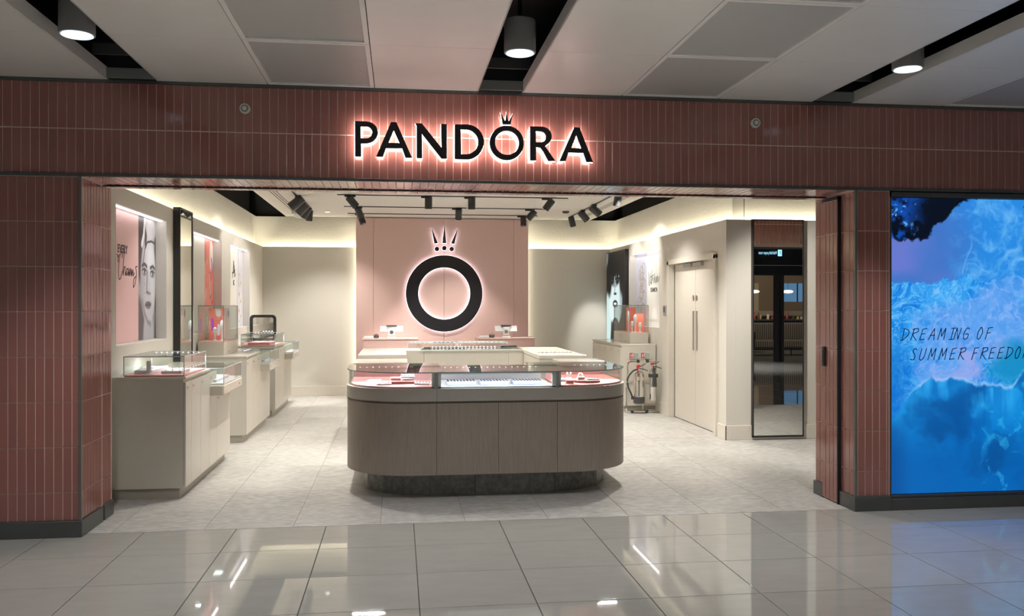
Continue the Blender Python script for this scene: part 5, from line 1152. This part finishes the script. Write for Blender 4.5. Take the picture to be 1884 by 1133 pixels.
MB().tube(arcpath([(3.50, 12.02, 0.035), (3.55, 12.12, 0.03), (3.69, 12.12, 0.015)], 0.03), 0.011).build('base_rail', M_CHROME, t, smooth=True)
MB().tube([(3.46, 12.04, 0.415), (3.56, 12.04, 0.415)], 0.009).build('cross_bar', M_CHROME, t)
MB().tube([(3.455, 12.045, 0.02), (3.455, 12.045, 0.735)], 0.008).build('upright', M_STEEL, t)
for x, z in ((3.375, 0.735), (3.51, 0.735), (3.29, 0.015), (3.50, 0.015)): bx(x - 0.02, x + 0.02, 12.0, 12.04, z - 0.02, z + 0.025, b=0.003).build('clamp', M_DKGREY, t)
def extinguisher(x, z0, h, r, label, foam):
    y = 11.94; t = thing('fire_extinguisher', label, 'fire extinguisher', (x, y, z0), 'extinguishers on the stand')
    zt = z0 + h
    MB().lathe((x, y, z0), [(r * 0.8, 0.0), (r, 0.02), (r, h - r * 0.75), (r * 0.86, h - r * 0.35), (r * 0.45, h - 0.01), (r * 0.28, h), (r * 0.28, h + 0.03)], 28).build('cylinder', M_CHROME, t, smooth=True)
    if foam: MB().lathe((x, y, z0), [(r * 0.9, -0.008), (r * 1.05, 0.0), (r * 1.06, 0.085), (r, 0.09)], 28).build('boot', M_DKGREY, t, smooth=True)
    MB().cyl((x - 0.015, y, zt + 0.03), (x - 0.015, y, zt + 0.06), 0.018, n=12).build('valve', M_RED if foam else M_CHROME, t)
    bx(x - 0.03, x + 0.02, y - 0.012, y + 0.012, zt + 0.055, zt + 0.085, b=0.003).build('pin_tag', M_RED, t)
    MB().tube([(x - 0.02, y, zt + 0.045), (x + 0.05, y, zt + 0.075), (x + 0.10, y, zt + 0.10)], 0.006, 6).build('lever', M_DKGREY, t)
    MB().tube([(x - 0.01, y, zt + 0.035), (x + 0.07, y, zt + 0.025), (x + 0.13, y, zt + 0.0)], 0.007, 6).build('carry_handle', M_DKGREY, t)
    if foam:
        hp = smooth([(x - 0.02, y - 0.01, zt + 0.02), (x - 0.09, y - 0.02, zt - 0.0), (x - 0.165, y - 0.02, zt - 0.1), (x - 0.16, y - 0.02, zt - 0.22), (x - 0.12, y - 0.02, z0 + 0.14), (x - 0.095, y, z0 + 0.08)], 6)
        MB().tube(hp, 0.013, 8).build('hose', M_DKGREY, t, smooth=True); MB().cyl((x - 0.095, y, z0 + 0.10), (x - 0.095, y, z0 + 0.05), 0.014, 0.018, n=12).build('nozzle', M_DKGREY, t)
        for dx in (-0.03, 0.03): bx(x + dx - 0.016, x + dx + 0.016, y - r - 0.001, y - r + 0.01, z0 + h * 0.72, z0 + h * 0.82).build('label_plate', mat('label_brass', (0.5, 0.42, 0.3), 0.4), t)
    else:
        MB().lathe((x + 0.005, y - r - 0.025, z0 + 0.20), [(0.032, 0), (0.03, 0.10), (0.014, 0.20), (0.012, 0.27)], 16).build('horn', M_DKGREY, t, smooth=True)
        bx(x - r - 0.012, x + r + 0.012, y - r - 0.01, y, z0 + 0.33, z0 + 0.38, b=0.003).build('strap', M_DKGREY, t)
        MB().tube([(x, y, zt + 0.03), (x + 0.02, y - 0.05, zt + 0.0), (x + 0.005, y - r - 0.025, z0 + 0.46)], 0.010, 8).build('hose', M_DKGREY, t, smooth=True)
extinguisher(3.365, 0.155, 0.45, 0.074, 'wide polished fire extinguisher with black boot and looped hose', True)
extinguisher(3.565, 0.185, 0.45, 0.05, 'narrow polished fire extinguisher with black horn', False)
for x0, lab in ((3.285, 'left of the two small extinguisher signs on the right cabinet end'), (3.455, 'right of the two small extinguisher signs on the right cabinet end')):
    t = thing('fire_sign', lab, 'sign', (x0 + 0.07, 12.175, 0.765), 'extinguisher signs')
    yy = 12.178
    bx(x0, x0 + 0.145, 12.168, yy, 0.765, 0.855).build('plate', M_WHITE, t)
    bx(x0 + 0.006, x0 + 0.072, 12.166, 12.168, 0.773, 0.847).build('red_panel', M_RED, t)
    bx(x0 + 0.022, x0 + 0.036, 12.1645, 12.166, 0.785, 0.825).build('bottle_symbol', M_WHITE, t); bx(x0 + 0.048, x0 + 0.062, 12.1645, 12.166, 0.785, 0.84).build('flame_symbol', M_WHITE, t); bx(x0 + 0.026, x0 + 0.032, 12.1645, 12.166, 0.825, 0.836).build('bottle_symbol', M_WHITE, t)
    bx(x0 + 0.102, x0 + 0.138, 12.166, 12.168, 0.773, 0.847).build('green_panel', M_GREEN, t)
    for q in range(4): bx(x0 + 0.08, x0 + 0.096, 12.166, 12.168, 0.778 + q * 0.018, 0.787 + q * 0.018).build('text_line', M_DKGREY, t)

# ================================================================== CONCOURSE OPPOSITE (seen in the tall mirror)
bh = thing('bulkhead', 'black bulkhead over the cafe opposite, seen in the tall mirror', 'bulkhead', (11, -3.3, 2.3), kind='structure')
bx(5.5, 15.5, -3.6, -3.0, 2.32, 3.05).build('box', M_VOID, bh); bx(5.5, 15.5, -3.0, -2.985, 2.56, 2.575).build('trim_line', M_STEEL, bh)
sg = thing('direction_sign', 'illuminated blue and white washroom direction sign seen in the tall mirror', 'sign', (10.2, -2.9, 2.85))
bx(9.1, 10.3, -2.985, -2.93, 2.74, 3.0, b=0.004).build('housing', M_VOID, sg)
ROTN = (R(90), 0, R(180))
E_S = emit('sign_glow', (0.35, 0.75, 1.0), 1.6)
text('sign_text', 'Multi-faith prayer room', 0.115, (9.90, -2.925, 2.86), ROTN, E_S, sg, sx=0.46)
bx(9.93, 10.04, -2.93, -2.925, 2.81, 2.98).build('symbol_plate', E_S, sg)
text('symbol', '?', 0.15, (10.02, -2.922, 2.84), ROTN, M_NAVY, sg)
for x, lab in ((10.05, 'left'), (10.19, 'right')):
    tag(bx(x - 0.038, x + 0.038, -3.4, -3.2, 0, 2.32, b=0.004).build('steel_column', M_BLACK), '%s one of two thin black columns seen in the tall mirror' % lab, 'column', 'black columns opposite')
def sofa(x0, x1, y, label, back=0.97):
    t = thing('banquette', label, 'sofa', ((x0 + x1) / 2, y, 0), 'striped banquettes opposite')
    bx(x0, x1, y - 0.6, y, 0.24, 0.46, b=0.03).build('seat', M_STRIPE, t); bx(x0, x1, y - 0.75, y - 0.55, 0.24, back, b=0.04).build('backrest', M_STRIPE, t)
    bx(x1, x1 + 0.06, y - 0.75, y, 0.2, back - 0.1, b=0.02).build('end_panel', M_BLACK, t)
    for x in (x0 + 0.1, (x0 + x1) / 2, x1 - 0.1):
        for yy in (y - 0.7, y - 0.06): MB().cyl((x, yy, 0.24), (x, yy, 0), 0.022, 0.016, 8).build('leg', M_BLACK, t)
sofa(8.4, 10.35, -5.5, 'striped banquette opposite with a black end panel, seen left in the mirror', 0.82)
sofa(10.45, 13.0, -5.9, 'long striped high backed banquette opposite, seen in the tall mirror')
wo = struct('wall_opposite', bx(4, 16, -11.5, -11.3, 0, 3.05), mat('cafe_brown', (0.30, 0.22, 0.15), 0.7, noise=(3, 0.1, (1, 1, 1))), 'brown back wall of the cafe opposite')
bx(13.9, 15, -11.3, -11.28, 1.63, 2.30).build('blue_backlit_panel', emit('cafe_blue', (0.12, 0.26, 0.44), 0.8), wo)
bx(14.45, 14.49, -11.28, -11.26, 1.63, 2.30).build('mullion', M_BLACK, wo)
bx(11.0, 12.99, -11.3, -11.28, 1.3, 2.3).build('pale_panel', mat('cafe_cream', (0.6, 0.5, 0.34), 0.6), wo)
bx(7, 15.5, -11.25, -10.9, 1.12, 1.30).build('back_shelf', mat('shelf_tan', (0.5, 0.40, 0.30), 0.6), wo)
cb = thing('cafe_bar', 'dark cafe bar counter opposite, seen in the tall mirror', 'counter', (11.5, -9.2, 0))
bx(7.5, 15.2, -9.5, -8.9, 0, 0.98, b=0.01).build('body', M_BLACK, cb); bx(7.4, 15.3, -9.55, -8.85, 0.98, 1.02, b=0.005).build('bar_top', M_DKGREY, cb)
r2 = random.Random(5)
for i in range(14):
    x = 11.75 + i * 0.155; y = -9.2 + r2.uniform(-0.15, 0.15); h = r2.uniform(0.09, 0.26); c = ((0.7, 0.68, 0.62), (0.35, 0.08, 0.05), (0.12, 0.08, 0.06), (0.55, 0.5, 0.2))[i % 4]
    o = MB().lathe((x, y, 1.02), [(0.03, 0), (0.045, 0.01), (0.045, h * 0.7), (0.02, h * 0.85), (0.02, h)], 12).build('jar', mat('jar%d' % (i % 4), c, 0.3), smooth=True)
    tag(o, '%s jar on the dark cafe bar opposite, %s from the left in the mirror' % (('cream', 'dark red', 'brown', 'mustard')[i % 4], ('first', 'second', 'third', 'fourth', 'fifth', 'sixth', 'seventh', 'eighth', 'ninth', 'tenth', 'eleventh', 'twelfth', 'thirteenth', 'last')[i]), 'jar', 'jars on the cafe bar')
for x, y, lab in ((12.58, -8.0, 'right glowing oval pendant lamp over the cafe, seen in the mirror'), (11.43, -8.0, 'left glowing oval pendant lamp over the cafe, seen in the mirror')):
    t = thing('pendant_lamp', lab, 'lamp', (x, y, 1.9), 'cafe pendants')
    MB().lathe((x, y, 1.9), [(0.01, 0), (0.12, 0.01), (0.17, 0.05), (0.12, 0.09), (0.02, 0.10)], 24).build('shade', M_LAMPW, t, smooth=True); MB().cyl((x, y, 2.0), (x, y, 3.05), 0.006, n=6).build('cord', M_BLACK, t)
l = bpy.data.lights.new('cafe_light', 'POINT'); l.energy = 120; l.color = (1, 0.85, 0.65); l.shadow_soft_size = 0.04
o = bpy.data.objects.new('cafe_light', l); link(o); o.location = (11.5, -8.0, 3.0)
l = bpy.data.lights.new('cafe_light', 'POINT'); l.energy = 50; l.color = (1, 0.9, 0.75); l.shadow_soft_size = 0.04
o = bpy.data.objects.new('cafe_light', l); link(o); o.location = (11.0, -4.4, 2.9)
